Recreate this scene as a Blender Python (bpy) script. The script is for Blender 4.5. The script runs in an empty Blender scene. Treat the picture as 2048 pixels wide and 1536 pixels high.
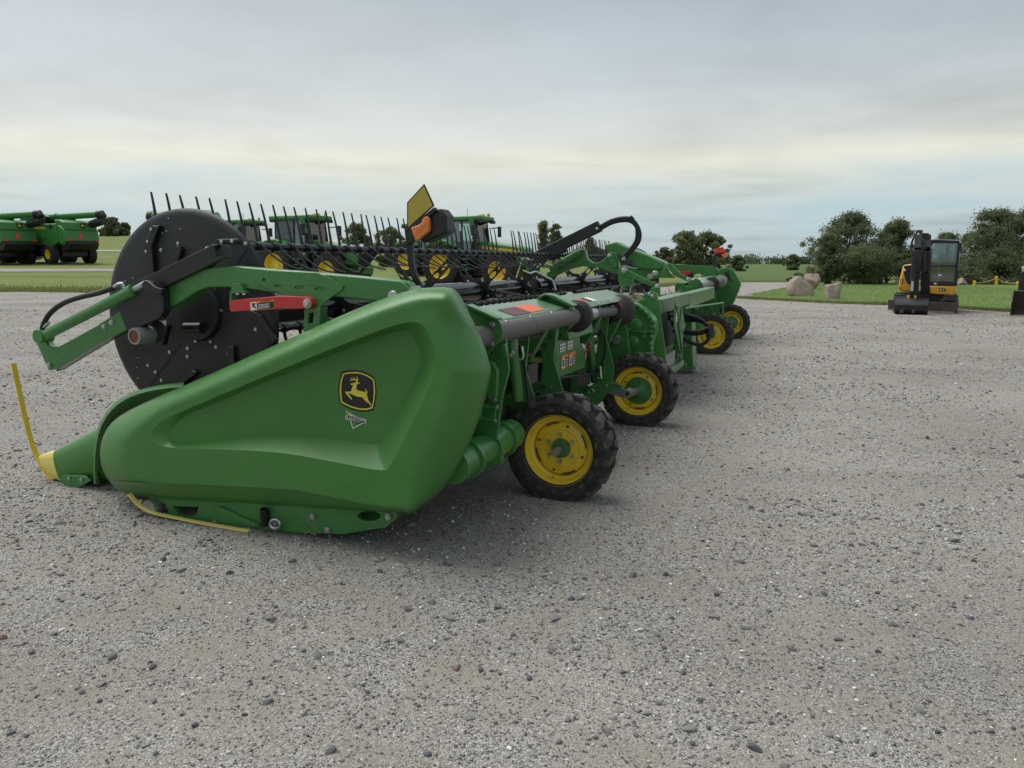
import bpy, bmesh, math, random
import numpy as np
from mathutils import Vector, Matrix, geometry, noise
R = math.radians
SC = bpy.context.scene
COL = SC.collection
random.seed(7); rng = np.random.default_rng(11)

# ------------------------------------------------------------------ camera
CAM_H = 1.55; FPX = 1500.0; PITCH = math.atan((768-525)/FPX)
cam_d = bpy.data.cameras.new('camera'); cam = bpy.data.objects.new('camera', cam_d); COL.objects.link(cam)
cam.location = (0, 0, CAM_H); cam.rotation_euler = (math.pi/2-PITCH, 0, 0)
cam_d.sensor_width = 36; cam_d.lens = FPX/2048*36; cam_d.clip_start = .05; cam_d.clip_end = 9000
SC.camera = cam

# ------------------------------------------------------------------ sky, sun, exposure
SUN_AZ = R(-58); SUN_EL = R(60)          # azimuth measured from +Y towards +X
sun_dir = Vector((math.sin(SUN_AZ)*math.cos(SUN_EL), math.cos(SUN_AZ)*math.cos(SUN_EL), math.sin(SUN_EL)))
W = bpy.data.worlds.new('World'); SC.world = W; W.use_nodes = True
nt = W.node_tree; nt.nodes.clear()
def N(tree, typ, **kw):
    n = tree.nodes.new(typ)
    for k, v in kw.items():
        if k == 'inp':
            for a, b in v.items():
                n.inputs[a].default_value = b
        else: setattr(n, k, v)
    return n
def ramp(tree, stops, interp='LINEAR'):
    n = tree.nodes.new('ShaderNodeValToRGB'); n.color_ramp.interpolation = interp
    e = n.color_ramp.elements
    while len(e) < len(stops): e.new(.5)
    for i, (p, c) in enumerate(stops):
        e[i].position = p
        e[i].color = (c, c, c, 1) if isinstance(c, (int, float)) else (*c, 1)
    return n
def math_(tree, op, a, b=None, c=None, clamp=False):
    n = tree.nodes.new('ShaderNodeMath'); n.operation = op; n.use_clamp = clamp
    for i, x in enumerate((a, b, c)):
        if x is None: continue
        if isinstance(x, (int, float)): n.inputs[i].default_value = x
        else: tree.links.new(x, n.inputs[i])
    return n.outputs[0]
def mix(tree, fac, a, b, blend='MIX'):
    n = tree.nodes.new('ShaderNodeMix'); n.data_type = 'RGBA'; n.blend_type = blend
    for idx, x in ((0, fac), (6, a), (7, b)):
        if isinstance(x, (int, float)): n.inputs[idx].default_value = x if idx == 0 else (x, x, x, 1)
        elif isinstance(x, tuple): n.inputs[idx].default_value = (*x, 1) if len(x) == 3 else x
        else: tree.links.new(x, n.inputs[idx])
    return n.outputs[2]
SKY_STRENGTH = 0.10
CLOUD_K = 3.65
sky = N(nt, 'ShaderNodeTexSky', sky_type='NISHITA', sun_disc=False, sun_elevation=SUN_EL, sun_rotation=SUN_AZ, altitude=200, air_density=1.2, dust_density=2.0, ozone_density=1.0)
geo = N(nt, 'ShaderNodeTexCoord')
sep = N(nt, 'ShaderNodeSeparateXYZ'); nt.links.new(geo.outputs['Generated'], sep.inputs[0])
zz = math_(nt, 'MAXIMUM', sep.outputs[2], 0.0)
# cloud sheet: look direction carried on to a level layer overhead
den = math_(nt, 'ADD', zz, 0.055)
cx_ = math_(nt, 'DIVIDE', sep.outputs[0], den); cy_ = math_(nt, 'DIVIDE', sep.outputs[1], den)
cmb = N(nt, 'ShaderNodeCombineXYZ'); nt.links.new(cx_, cmb.inputs[0]); nt.links.new(cy_, cmb.inputs[1])
n1 = N(nt, 'ShaderNodeTexNoise', inp={'Scale': .42, 'Detail': 7, 'Roughness': .52, 'Distortion': .35}); nt.links.new(cmb.outputs[0], n1.inputs['Vector'])
n2 = N(nt, 'ShaderNodeTexNoise', inp={'Scale': 1.5, 'Detail': 6, 'Roughness': .55, 'Distortion': .2}); nt.links.new(cmb.outputs[0], n2.inputs['Vector'])
soft = math_(nt, 'ADD', math_(nt, 'MULTIPLY', n1.outputs[0], .8), math_(nt, 'MULTIPLY', n2.outputs[0], .2))
# general brightness of the overcast by height
el = math_(nt, 'ARCSINE', zz)
elr = ramp(nt, [(0, (.56, .68, .72)), (.05, (.60, .74, .79)), (.09, (.74, .82, .80)), (.128, (1.0, .98, .83)), (.155, (.87, .89, .84)), (.22, (.66, .725, .75)), (.33, (.46, .54, .605)), (.60, (.46, .53, .59)), (1, (.56, .61, .66))])
nt.links.new(el, elr.inputs[0])
cr = ramp(nt, [(.30, .74), (.5, 1.0), (.68, 1.18)]); nt.links.new(soft, cr.inputs[0])
cloud = mix(nt, 1.0, elr.outputs[0], cr.outputs[0], 'MULTIPLY')
# thin places where blue-ish sky comes through
gap = ramp(nt, [(.50, 0.0), (.64, .55)]); nt.links.new(n1.outputs[0], gap.inputs[0])
low = ramp(nt, [(0, 1.0), (.10, 1.0), (.17, .25), (.3, .12)]); nt.links.new(el, low.inputs[0])
gapf = math_(nt, 'MULTIPLY', gap.outputs[0], low.outputs[0])
cloud = mix(nt, gapf, cloud, (.46, .65, .76))
# brighter, creamier towards the sun behind the sheet
dt = N(nt, 'ShaderNodeVectorMath', operation='DOT_PRODUCT'); nt.links.new(geo.outputs['Generated'], dt.inputs[0]); dt.inputs[1].default_value = Vector((math.sin(R(-14)), math.cos(R(-14)), .13)).normalized()
gl = math_(nt, 'POWER', math_(nt, 'MAXIMUM', dt.outputs['Value'], 0.0), 14.0)
cloud = mix(nt, math_(nt, 'MULTIPLY', gl, .16), cloud, (1.05, .97, .80))
dt2 = N(nt, 'ShaderNodeVectorMath', operation='DOT_PRODUCT'); nt.links.new(geo.outputs['Generated'], dt2.inputs[0]); dt2.inputs[1].default_value = sun_dir
gl2 = math_(nt, 'MULTIPLY', math_(nt, 'POWER', math_(nt, 'MAXIMUM', dt2.outputs['Value'], 0.0), 6.0), 1.1)
gb = N(nt, 'ShaderNodeCombineColor'); [nt.links.new(gl2, gb.inputs[i]) for i in range(3)]
cloud = mix(nt, 1.0, cloud, gb.outputs[0], 'ADD')      # thin cloud glows around the hidden sun
cl = mix(nt, 1.0, cloud, (CLOUD_K, CLOUD_K, CLOUD_K), 'MULTIPLY')
skymix = mix(nt, .93, sky.outputs[0], cl)
bg = N(nt, 'ShaderNodeBackground'); bg.inputs['Strength'].default_value = SKY_STRENGTH
nt.links.new(skymix, bg.inputs['Color'])
wo = N(nt, 'ShaderNodeOutputWorld'); nt.links.new(bg.outputs[0], wo.inputs['Surface'])
sd = bpy.data.lights.new('sun', 'SUN'); sd.energy = 1.15; sd.angle = R(50); sd.color = (1, .97, .92)
so = bpy.data.objects.new('sun', sd); COL.objects.link(so); so.rotation_euler = sun_dir.to_track_quat('Z', 'Y').to_euler()
SC.view_settings.view_transform = 'Standard'; SC.view_settings.look = 'None'
SC.view_settings.exposure = 1.15; SC.view_settings.gamma = 1; SC.view_settings.use_curve_mapping = False

# ------------------------------------------------------------------ places
HA = R(21.5)                               # heading of the header's long axis
EU = Vector((math.sin(HA), math.cos(HA), 0)); EF = Vector((-math.cos(HA), math.sin(HA), 0)); EZ = Vector((0, 0, 1))
CO = Vector((0, 0, CAM_H))
_F = Vector((0, math.cos(PITCH), -math.sin(PITCH))); _U = Vector((0, math.sin(PITCH), math.cos(PITCH)))
def ray(x, y): return _F + Vector(((x-1024)/FPX, 0, 0)) + _U*((768-y)/FPX)
def Lw(u, f, w): return EU*u + EF*f + EZ*w        # header coordinates: along, forward, up
def PU(x, y, u): r = ray(x, y); return CO + r*(u/r.dot(EU))
def PF(x, y, f): r = ray(x, y); return CO + r*(f/r.dot(EF))
def PY(x, y, d): r = ray(x, y); return CO + r*(d/r.y)
def sstep(a, b, x):
    t = min(1, max(0, (x-a)/(b-a))); return t*t*(3-2*t)
def hz(x, y):                                       # the land: level lot, rising gently to the left and back
    if y <= 0: return 0.0
    az = math.atan2(x, y)
    A = (1-sstep(0, .28, az))*(1-sstep(1.0, 1.5, -az)); B = (1-sstep(-.45, -.1, az))*(1-sstep(1.0, 1.5, -az))
    d = y-19
    s = d if d > 25 else math.log1p(math.exp(d/3.0))*3.0
    far = 135.0
    if s > far: s = far + 30*(1-math.exp(-(s-far)/60))
    return .025*A*s*(1-.6*sstep(120, 500, y)*(1-B)) + .0002*B*s*s
def PG(x, y, off=0.0):                              # where a line of sight meets the land
    r = ray(x, y); t = 1.0; dt_ = .25
    while t < 6000:
        p = CO + r*t
        if p.z < hz(p.x, p.y)+off: break
        t += dt_; dt_ = max(.25, t*.02)
    a, b = t-dt_, t
    for _ in range(30):
        m = (a+b)/2; p = CO + r*m
        if p.z < hz(p.x, p.y)+off: b = m
        else: a = m
    return CO + r*b

# ------------------------------------------------------------------ materials
MATS = {}
def mat(name, color, rough=.5, metal=0.0, spec=.5, coat=0.0, var=0.0, vscale=6.0, bump=0.0, bscale=60.0, dust=0.0, emit=None, alpha=None, trans=0.0, ior=1.45):
    m = bpy.data.materials.new(name); m.use_nodes = True; t = m.node_tree; b = t.nodes['Principled BSDF']
    b.inputs['Base Color'].default_value = (*color, 1); b.inputs['Roughness'].default_value = rough
    b.inputs['Metallic'].default_value = metal; b.inputs['Specular IOR Level'].default_value = spec
    b.inputs['Coat Weight'].default_value = coat; b.inputs['Coat Roughness'].default_value = .15
    b.inputs['IOR'].default_value = ior
    if trans: b.inputs['Transmission Weight'].default_value = trans
    g = None
    if var or bump or dust:
        g = N(t, 'ShaderNodeNewGeometry')
    if var:
        n = N(t, 'ShaderNodeTexNoise', inp={'Scale': vscale, 'Detail': 5, 'Roughness': .6}); t.links.new(g.outputs['Position'], n.inputs['Vector'])
        r = ramp(t, [(.3, 1-var), (.7, 1+var)]); t.links.new(n.outputs[0], r.inputs[0])
        c = mix(t, 1.0, (*color, 1), r.outputs[0], 'MULTIPLY')
        t.links.new(c, b.inputs['Base Color'])
        rr = math_(t, 'ADD', math_(t, 'MULTIPLY', n.outputs[0], .25), rough-.125, clamp=True); t.links.new(rr, b.inputs['Roughness'])
    if dust:
        n = N(t, 'ShaderNodeTexNoise', inp={'Scale': 26, 'Detail': 8, 'Roughness': .75}); t.links.new(g.outputs['Position'], n.inputs['Vector'])
        r = ramp(t, [(.45, 0.0), (.75, dust)]); t.links.new(n.outputs[0], r.inputs[0])
        src = b.inputs['Base Color'].links[0].from_socket if b.inputs['Base Color'].links else (*color, 1)
        c = mix(t, r.outputs[0], src, (.26, .23, .18))
        t.links.new(c, b.inputs['Base Color'])
    if bump:
        n = N(t, 'ShaderNodeTexNoise', inp={'Scale': bscale, 'Detail': 4}); t.links.new(g.outputs['Position'], n.inputs['Vector'])
        bp = N(t, 'ShaderNodeBump', inp={'Strength': bump, 'Distance': .004}); t.links.new(n.outputs[0], bp.inputs['Height']); t.links.new(bp.outputs[0], b.inputs['Normal'])
    if emit: b.inputs['Emission Color'].default_value = (*emit[0], 1); b.inputs['Emission Strength'].default_value = emit[1]
    MATS[name] = m; return m
def scuffed(m):                              # fine rub marks and a little dried dust on moulded panels
    t = m.node_tree; b = t.nodes['Principled BSDF']; g = N(t, 'ShaderNodeNewGeometry')
    cx = N(t, 'ShaderNodeMapping', inp={'Rotation': (0, 0, R(-158.5)), 'Scale': (1.6, 1.6, 70)}); t.links.new(g.outputs['Position'], cx.inputs[0])
    n = N(t, 'ShaderNodeTexNoise', inp={'Scale': 1.0, 'Detail': 3, 'Roughness': .6, 'Distortion': .5}); t.links.new(cx.outputs[0], n.inputs['Vector'])
    r = ramp(t, [(.64, 0.0), (.74, .30)]); t.links.new(n.outputs[0], r.inputs[0])
    src = b.inputs['Base Color'].links[0].from_socket; t.links.new(mix(t, r.outputs[0], src, (.16, .30, .14)), b.inputs['Base Color'])
GREEN = (.042, .185, .040)
mat('green_paint', GREEN, .34, coat=.25, var=.10, vscale=5, dust=.22)
mat('green_plastic', (.054, .186, .038), .38, var=.07, vscale=4, bump=.10, bscale=420, dust=.07)
scuffed(MATS['green_plastic'])
mat('green_dusty_sheen_tint', (.095, .215, .10), .36, coat=.5, var=.12, vscale=9, dust=.35)  # dusty green, base colour also lightened to imitate reflected sky
mat('green_far', (.040, .190, .042), .4, coat=.2, var=.08)
mat('green_light', (.16, .24, .13), .55, var=.15, vscale=10, dust=.5)
mat('black_plastic', (.013, .0135, .0145), .42, var=.2, vscale=7, bump=.05, bscale=300, dust=.05)
mat('black_steel', (.010, .010, .0115), .32, var=.15, vscale=8, dust=.06)
mat('black_gloss', (.008, .008, .009), .16, coat=.3)
mat('rubber', (.014, .014, .0145), .72, var=.3, vscale=18, bump=.15, bscale=90, dust=.18)
mat('rubber_dusty', (.018, .0175, .017), .78, var=.25, vscale=45, bump=.15, bscale=120, dust=.24)
mat('rubber_tread', (.045, .043, .040), .85, var=.3, vscale=40, bump=.2, bscale=120, dust=.45)
mat('hose', (.012, .012, .013), .5)
mat('yellow_paint', (.86, .61, .04), .36, coat=.2, var=.06, vscale=8, dust=.04)
mat('yellow_plastic', (.78, .52, .03), .45)
mat('yellow_pale', (.75, .64, .16), .5)
mat('red_paint', (.52, .034, .036), .42, var=.05)
mat('steel', (.46, .46, .45), .36, metal=.85, var=.15, vscale=30)
mat('zinc', (.52, .52, .51), .32, metal=.9)
mat('grey_cast', (.30, .30, .29), .5, metal=.6, var=.15, vscale=25)
mat('grey_tube', (.115, .105, .098), .55, metal=.25, var=.3, vscale=160, bump=.15, bscale=300)
mat('rust', (.16, .055, .035), .8, var=.2, vscale=60)
mat('orange_lens', (.75, .20, .03), .22, coat=.6, var=.12, vscale=90)
mat('orange_sticker', (.78, .13, .03), .4)
mat('red_reflector', (.75, .05, .03), .35)
mat('maroon_sticker', (.12, .03, .035), .45)
mat('reflector_yellow', (.42, .33, .05), .55, bump=.1, bscale=600)
mat('white_sticker', (.75, .75, .73), .5)
mat('black_sticker', (.012, .012, .013), .4)
mat('orange_label', (.72, .22, .02), .45)
mat('emblem_yellow', (.72, .60, .05), .4)
mat('sticker_green', (.10, .26, .04), .45)
mat('belt', (.011, .011, .011), .7, var=.3, vscale=12, dust=.2)
mat('straw', (.23, .18, .10), .9, var=.3, vscale=20)
mat('amber', (.7, .25, .02), .3, coat=.4)
mat('excavator_yellow', (.70, .36, .025), .38, coat=.2, var=.06)
mat('excavator_black', (.016, .016, .018), .45, var=.15)
mat('blade_steel', (.075, .055, .045), .62, metal=.2, var=.35, vscale=7, dust=.3)
mat('worn_steel', (.33, .27, .22), .45, metal=.6, var=.3, vscale=9)
mat('seat_grey', (.035, .035, .037), .8)
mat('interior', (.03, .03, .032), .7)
mat('silver_paint', (.55, .56, .56), .35, metal=.3)
mat('post_yellow', (.70, .42, .02), .5)
mat('chain', (.55, .42, .20), .6)
mat('bark', (.07, .055, .042), .9, var=.35, vscale=6)
mat('sign_white', (.7, .7, .7), .5)
mat('roof_grey', (.13, .125, .125), .7, var=.1, vscale=2)
mat('pole_grey', (.3, .3, .3), .6)
def glass(name, color, alpha):
    m = bpy.data.materials.new(name); m.use_nodes = True; t = m.node_tree; t.nodes.clear()
    g = N(t, 'ShaderNodeBsdfGlossy', inp={'Roughness': .03, 'Color': (1, 1, 1, 1)})
    tr = N(t, 'ShaderNodeBsdfTransparent', inp={'Color': (*color, 1)})
    fr = N(t, 'ShaderNodeFresnel', inp={'IOR': 1.5})
    fac = math_(t, 'ADD', fr.outputs[0], alpha, clamp=True)
    mx = N(t, 'ShaderNodeMixShader'); o = N(t, 'ShaderNodeOutputMaterial')
    t.links.new(fac, mx.inputs[0]); t.links.new(tr.outputs[0], mx.inputs[1]); t.links.new(g.outputs[0], mx.inputs[2]); t.links.new(mx.outputs[0], o.inputs[0])
    MATS[name] = m
glass('cab_glass', (.76, .87, .85), .06)

# ------------------------------------------------------------------ mesh building
class MB:
    def __init__(s): s.v = []; s.f = []
    def add(s, vs, fs):
        o = len(s.v); s.v += [tuple(p) for p in vs]; s.f += [[i+o for i in f] for f in fs]; return s
    def prism(s, poly, vec):
        n = len(poly); vec = Vector(vec); a = [Vector(p) for p in poly]
        s.add(a+[p+vec for p in a], [list(range(n)), list(range(2*n-1, n-1, -1))]+[[i, i+n, (i+1) % n+n, (i+1) % n] for i in range(n)]); return s
    def plate(s, outer, holes, fn, vec):                # flat plate with openings; outer/holes in 2D, fn maps to 3D
        vec = Vector(vec); loops = [outer]+list(holes)
        flat = [p for l in loops for p in l]
        tris = geometry.tessellate_polygon([[Vector((p[0], p[1], 0)) for p in l] for l in loops])
        P = [Vector(fn(*p)) for p in flat]; n = len(P)
        fs = [list(t) for t in tris]+[[i+n for i in reversed(t)] for t in tris]
        k = 0
        for l in loops:
            m = len(l); fs += [[k+i, k+i+n, k+(i+1) % m+n, k+(i+1) % m] for i in range(m)]; k += m
        s.add(P+[p+vec for p in P], fs); return s
    def tube(s, pts, r, n=10, caps=True):
        pts = [Vector(p) for p in pts]; m = len(pts); rs = r if isinstance(r, (list, tuple)) else [r]*m
        T = []
        for i in range(m):
            t = pts[min(i+1, m-1)]-pts[max(i-1, 0)]; T.append(t.normalized() if t.length > 1e-9 else Vector((0, 0, 1)))
        up = Vector((0, 0, 1)) if abs(T[0].z) < .9 else Vector((1, 0, 0))
        a = T[0].cross(up).normalized(); vs = []; fs = []
        for i in range(m):
            a = (a-T[i]*a.dot(T[i])).normalized(); b = T[i].cross(a)
            vs += [pts[i]+(a*math.cos(2*math.pi*j/n)+b*math.sin(2*math.pi*j/n))*rs[i] for j in range(n)]
        for i in range(m-1):
            fs += [[i*n+j, i*n+(j+1) % n, (i+1)*n+(j+1) % n, (i+1)*n+j] for j in range(n)]
        if caps: fs += [list(range(n-1, -1, -1)), list(range((m-1)*n, m*n))]
        s.add(vs, fs); return s
    def lathe(s, prof, o, axis, n=32, arc=None):
        o = Vector(o); ax = Vector(axis).normalized(); up = Vector((0, 0, 1)) if abs(ax.z) < .9 else Vector((1, 0, 0))
        a = ax.cross(up).normalized(); b = ax.cross(a); m = len(prof); vs = []; fs = []
        for r, t in prof:
            vs += [o+ax*t+(a*math.cos(2*math.pi*j/n)+b*math.sin(2*math.pi*j/n))*max(r, 1e-4) for j in range(n)]
        for i in range(m-1):
            fs += [[i*n+j, (i+1)*n+j, (i+1)*n+(j+1) % n, i*n+(j+1) % n] for j in range(n)]
        s.add(vs, fs); return s
    def box(s, c, h, ax=None):
        c = Vector(c); X, Y, Z = ax or (Vector((1, 0, 0)), Vector((0, 1, 0)), Vector((0, 0, 1)))
        vs = [c+X*(h[0]*i)+Y*(h[1]*j)+Z*(h[2]*k) for i in (-1, 1) for j in (-1, 1) for k in (-1, 1)]
        s.add(vs, [[0, 1, 3, 2], [4, 6, 7, 5], [0, 4, 5, 1], [2, 3, 7, 6], [0, 2, 6, 4], [1, 5, 7, 3]]); return s
    def bar(s, p, q, w, h, up=(0, 0, 1)):
        p, q = Vector(p), Vector(q); d = (q-p); L = d.length; d.normalize(); up = Vector(up)
        a = d.cross(up)
        if a.length < 1e-4: a = d.cross(Vector((1, 0, 0)))
        a.normalize(); b = a.cross(d)
        return s.box((p+q)/2, (L/2, w/2, h/2), (d, a, b))
    def build(s, name, m, parent=None, smooth=35, bevel=0.0, local=False, kind=None):
        me = bpy.data.meshes.new(name); me.from_pydata(s.v, [], s.f); me.validate(); me.update()
        if smooth:
            me.polygons.foreach_set('use_smooth', [True]*len(me.polygons)); me.set_sharp_from_angle(angle=R(smooth))
        bm = bmesh.new(); bm.from_mesh(me); bmesh.ops.recalc_face_normals(bm, faces=bm.faces); bm.to_mesh(me); bm.free()
        me.materials.append(MATS[m] if isinstance(m, str) else m)
        o = bpy.data.objects.new(name, me); COL.objects.link(o)
        if bevel:
            b = o.modifiers.new('bevel', 'BEVEL'); b.width = bevel; b.segments = 2; b.limit_method = 'ANGLE'; b.angle_limit = R(40)
        if parent is not None: attach(o, parent, local)
        if kind: o['kind'] = kind
        return o
PLACED = {}
def attach(o, parent, local=False):
    o.parent = parent
    if not local and parent.name in PLACED: o.matrix_parent_inverse = PLACED[parent.name].inverted()
def thing(name, label, cat, loc=(0, 0, 0), rz=0.0, group=None):
    o = bpy.data.objects.new(name, None); COL.objects.link(o); o.location = loc; o.rotation_euler = (0, 0, rz); o.empty_display_size = .3
    tag(o, label, cat, group)
    PLACED[o.name] = Matrix.Translation(Vector(loc)) @ Matrix.Rotation(rz, 4, 'Z')
    return o
def tag(o, label, cat, group=None):
    o['label'] = label; o['category'] = cat
    if group: o['group'] = group
    return o
def struct(o): o['kind'] = 'structure'; return o
def copy_tree(o, parent=None):
    c = o.copy(); COL.objects.link(c); c.parent = parent
    for ch in list(o.children): copy_tree(ch, c)
    return c
def inst(src, parent, M):                    # another copy of a part, sharing its mesh; M is its place in the world
    c = src.copy(); COL.objects.link(c)
    for ch in list(src.children):
        k = ch.copy(); COL.objects.link(k); k.parent = c
    c.parent = parent
    c.matrix_parent_inverse = PLACED[parent.name].inverted() if parent.name in PLACED else Matrix()
    c.matrix_basis = M
    return c
def smooth_line(pts, k=2, closed=False):
    pts = [Vector(p) for p in pts]
    for _ in range(k):
        o = []; n = len(pts)
        for i in range(n if closed else n-1):
            a, b = pts[i], pts[(i+1) % n]; o += [a*.75+b*.25, a*.25+b*.75]
        pts = o if closed else [pts[0]]+o+[pts[-1]]
    return pts
def circ(cx, cy, rx, ry=None, n=14, a0=0): return [(cx+rx*math.cos(a0+2*math.pi*i/n), cy+(ry or rx)*math.sin(a0+2*math.pi*i/n)) for i in range(n)]
FONT = None
def text(s, name, m, o, right, up, size, parent, local=False, align='LEFT', sx=1.0):
    c = bpy.data.curves.new('lettering', 'FONT'); c.body = s; c.size = size; c.align_x = align; c.resolution_u = 2
    t = bpy.data.objects.new('lettering', c); COL.objects.link(t)
    dg = bpy.context.evaluated_depsgraph_get(); me = bpy.data.meshes.new_from_object(t.evaluated_get(dg))
    bpy.data.objects.remove(t)
    Rt = Vector(right).normalized()*sx; Up = Vector(up).normalized(); o = Vector(o)
    for v in me.vertices: v.co = o+Rt*v.co.x+Up*v.co.y
    me.materials.clear(); me.materials.append(MATS[m]); ob = bpy.data.objects.new(name, me); COL.objects.link(ob)
    attach(ob, parent, local); return ob
# ================================================================== land
def gravel_material():
    m = bpy.data.materials.new('gravel'); m.use_nodes = True; t = m.node_tree; b = t.nodes['Principled BSDF']
    g = N(t, 'ShaderNodeNewGeometry'); pos = g.outputs['Position']
    def vor(scale, feature='F1'):
        v = N(t, 'ShaderNodeTexVoronoi', feature=feature, inp={'Scale': scale}); t.links.new(wp, v.inputs['Vector']); return v
    def noi(scale, det=4, rough=.55):
        n = N(t, 'ShaderNodeTexNoise', inp={'Scale': scale, 'Detail': det, 'Roughness': rough}); t.links.new(pos, n.inputs['Vector']); return n.outputs[0]
    wn = N(t, 'ShaderNodeTexNoise', inp={'Scale': 260.0, 'Detail': 2}); t.links.new(pos, wn.inputs['Vector'])
    wo_ = N(t, 'ShaderNodeVectorMath', operation='MULTIPLY_ADD', inp={1: (.0022, .0022, .0022)}); t.links.new(wn.outputs['Color'], wo_.inputs[0]); t.links.new(pos, wo_.inputs[2]); wp = wo_.outputs[0]
    big = ramp(t, [(.36, 0.0), (.64, 1.0)]); t.links.new(noi(.55, 3), big.inputs[0])
    med = ramp(t, [(.38, 0.0), (.66, 1.0)]); t.links.new(noi(2.6, 3, .6), med.inputs[0])
    grey = [(0, (.07, .07, .073)), (.22, (.19, .186, .182)), (.5, (.285, .275, .258)), (.78, (.40, .385, .36)), (.93, (.56, .55, .53)), (1, (.70, .69, .67))]
    v1 = vor(270.0); s1 = N(t, 'ShaderNodeSeparateColor'); t.links.new(v1.outputs['Color'], s1.inputs[0])
    c1 = ramp(t, grey); t.links.new(s1.outputs[0], c1.inputs[0])
    v2 = vor(105.0); s2 = N(t, 'ShaderNodeSeparateColor'); t.links.new(v2.outputs['Color'], s2.inputs[0])
    c2 = ramp(t, [(0, (.06, .06, .065)), (.5, (.22, .215, .21)), (.85, (.38, .37, .35)), (1, (.55, .54, .52))]); t.links.new(s2.outputs[0], c2.inputs[0])
    sand = ramp(t, [(.3, (.23, .208, .175)), (.7, (.37, .34, .29))]); t.links.new(noi(420.0, 3, .7), sand.inputs[0])
    # compacted wheel lanes running behind the header
    dv_ = N(t, 'ShaderNodeVectorMath', operation='DOT_PRODUCT', inp={1: (EF.x, EF.y, 0)}); t.links.new(pos, dv_.inputs[0])
    vv = math_(t, 'ADD', dv_.outputs['Value'], math_(t, 'MULTIPLY', noi(.22, 3), 3.0))
    lane = None
    for c in (-3.6, -1.7, .1, 1.9):
        e = math_(t, 'MULTIPLY', math_(t, 'ADD', vv, -c), 3.2); e = math_(t, 'SUBTRACT', 1.0, math_(t, 'MULTIPLY', e, e), clamp=True)
        lane = e if lane is None else math_(t, 'MAXIMUM', lane, e)
    lane = math_(t, 'MULTIPLY', lane, math_(t, 'ADD', math_(t, 'MULTIPLY', noi(1.1, 4), 1.6), -.35, clamp=True))
    sandy = math_(t, 'MAXIMUM', math_(t, 'MULTIPLY', med.outputs[0], .8), math_(t, 'MULTIPLY', lane, .75))
    base = mix(t, sandy, c1.outputs[0], sand.outputs[0])
    pick = math_(t, 'GREATER_THAN', s2.outputs[1], math_(t, 'ADD', math_(t, 'MULTIPLY', med.outputs[0], .22), .70))
    base = mix(t, pick, base, c2.outputs[0])
    tint = ramp(t, [(0, (1.0, .975, .935)), (1, (1.20, 1.18, 1.145))]); t.links.new(big.outputs[0], tint.inputs[0])
    base = mix(t, 1.0, base, tint.outputs[0], 'MULTIPLY')
    # damp, dark smears left by traffic
    st = N(t, 'ShaderNodeMapping', inp={'Scale': (.10, .55, 1)}); t.links.new(pos, st.inputs[0])
    sn = N(t, 'ShaderNodeTexNoise', inp={'Scale': 1.0, 'Detail': 3, 'Roughness': .62}); t.links.new(st.outputs[0], sn.inputs['Vector'])
    sm = ramp(t, [(.54, 1.0), (.70, .82)]); t.links.new(sn.outputs[0], sm.inputs[0])
    base = mix(t, 1.0, base, sm.outputs[0], 'MULTIPLY')
    t.links.new(base, b.inputs['Base Color']); b.inputs['Roughness'].default_value = .9; b.inputs['Specular IOR Level'].default_value = .25
    h = math_(t, 'ADD', math_(t, 'MULTIPLY', v1.outputs['Distance'], -.55), math_(t, 'MULTIPLY', math_(t, 'MULTIPLY', v2.outputs['Distance'], math_(t, 'GREATER_THAN', s2.outputs[1], .8)), -1.2))
    h = math_(t, 'ADD', h, math_(t, 'MULTIPLY', noi(30.0, 2), .55))
    bp = N(t, 'ShaderNodeBump', inp={'Strength': .75, 'Distance': .012}); t.links.new(h, bp.inputs['Height']); t.links.new(bp.outputs[0], b.inputs['Normal'])
    MATS['gravel'] = m
gravel_material()
def grass_material(name, c0, c1, c2, stripes=0.0):
    m = bpy.data.materials.new(name); m.use_nodes = True; t = m.node_tree; b = t.nodes['Principled BSDF']
    g = N(t, 'ShaderNodeNewGeometry'); pos = g.outputs['Position']
    def noi(scale, det=5, rough=.6, mp=None):
        n = N(t, 'ShaderNodeTexNoise', inp={'Scale': scale, 'Detail': det, 'Roughness': rough})
        if mp:
            k = N(t, 'ShaderNodeMapping', inp={'Scale': mp}); t.links.new(pos, k.inputs[0]); t.links.new(k.outputs[0], n.inputs['Vector'])
        else: t.links.new(pos, n.inputs['Vector'])
        return n.outputs[0]
    a = ramp(t, [(.35, c0), (.65, c1)]); t.links.new(noi(1.0, 6, .6, (.06, .25, 1)), a.inputs[0])
    d = ramp(t, [(.52, 0.0), (.72, .75)]); t.links.new(noi(.35, 6, .65, (.35, 1, 1)), d.inputs[0])
    c = mix(t, d.outputs[0], a.outputs[0], c2)
    fine = ramp(t, [(.3, .65), (.7, 1.35)]); t.links.new(noi(9.0, 6, .75), fine.inputs[0])
    c = mix(t, 1.0, c, fine.outputs[0], 'MULTIPLY')
    t.links.new(c, b.inputs['Base Color']); b.inputs['Roughness'].default_value = .95; b.inputs['Specular IOR Level'].default_value = .1
    bp = N(t, 'ShaderNodeBump', inp={'Strength': .6, 'Distance': .06}); t.links.new(noi(14.0, 5, .7), bp.inputs['Height']); t.links.new(bp.outputs[0], b.inputs['Normal'])
    MATS[name] = m
grass_material('field_grass', (.130, .170, .052), (.185, .218, .074), (.28, .26, .115))
grass_material('lawn', (.112, .180, .048), (.142, .212, .060), (.19, .22, .08))
grass_material('crop_field', (.088, .134, .045), (.110, .155, .055), (.14, .168, .066))

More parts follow.
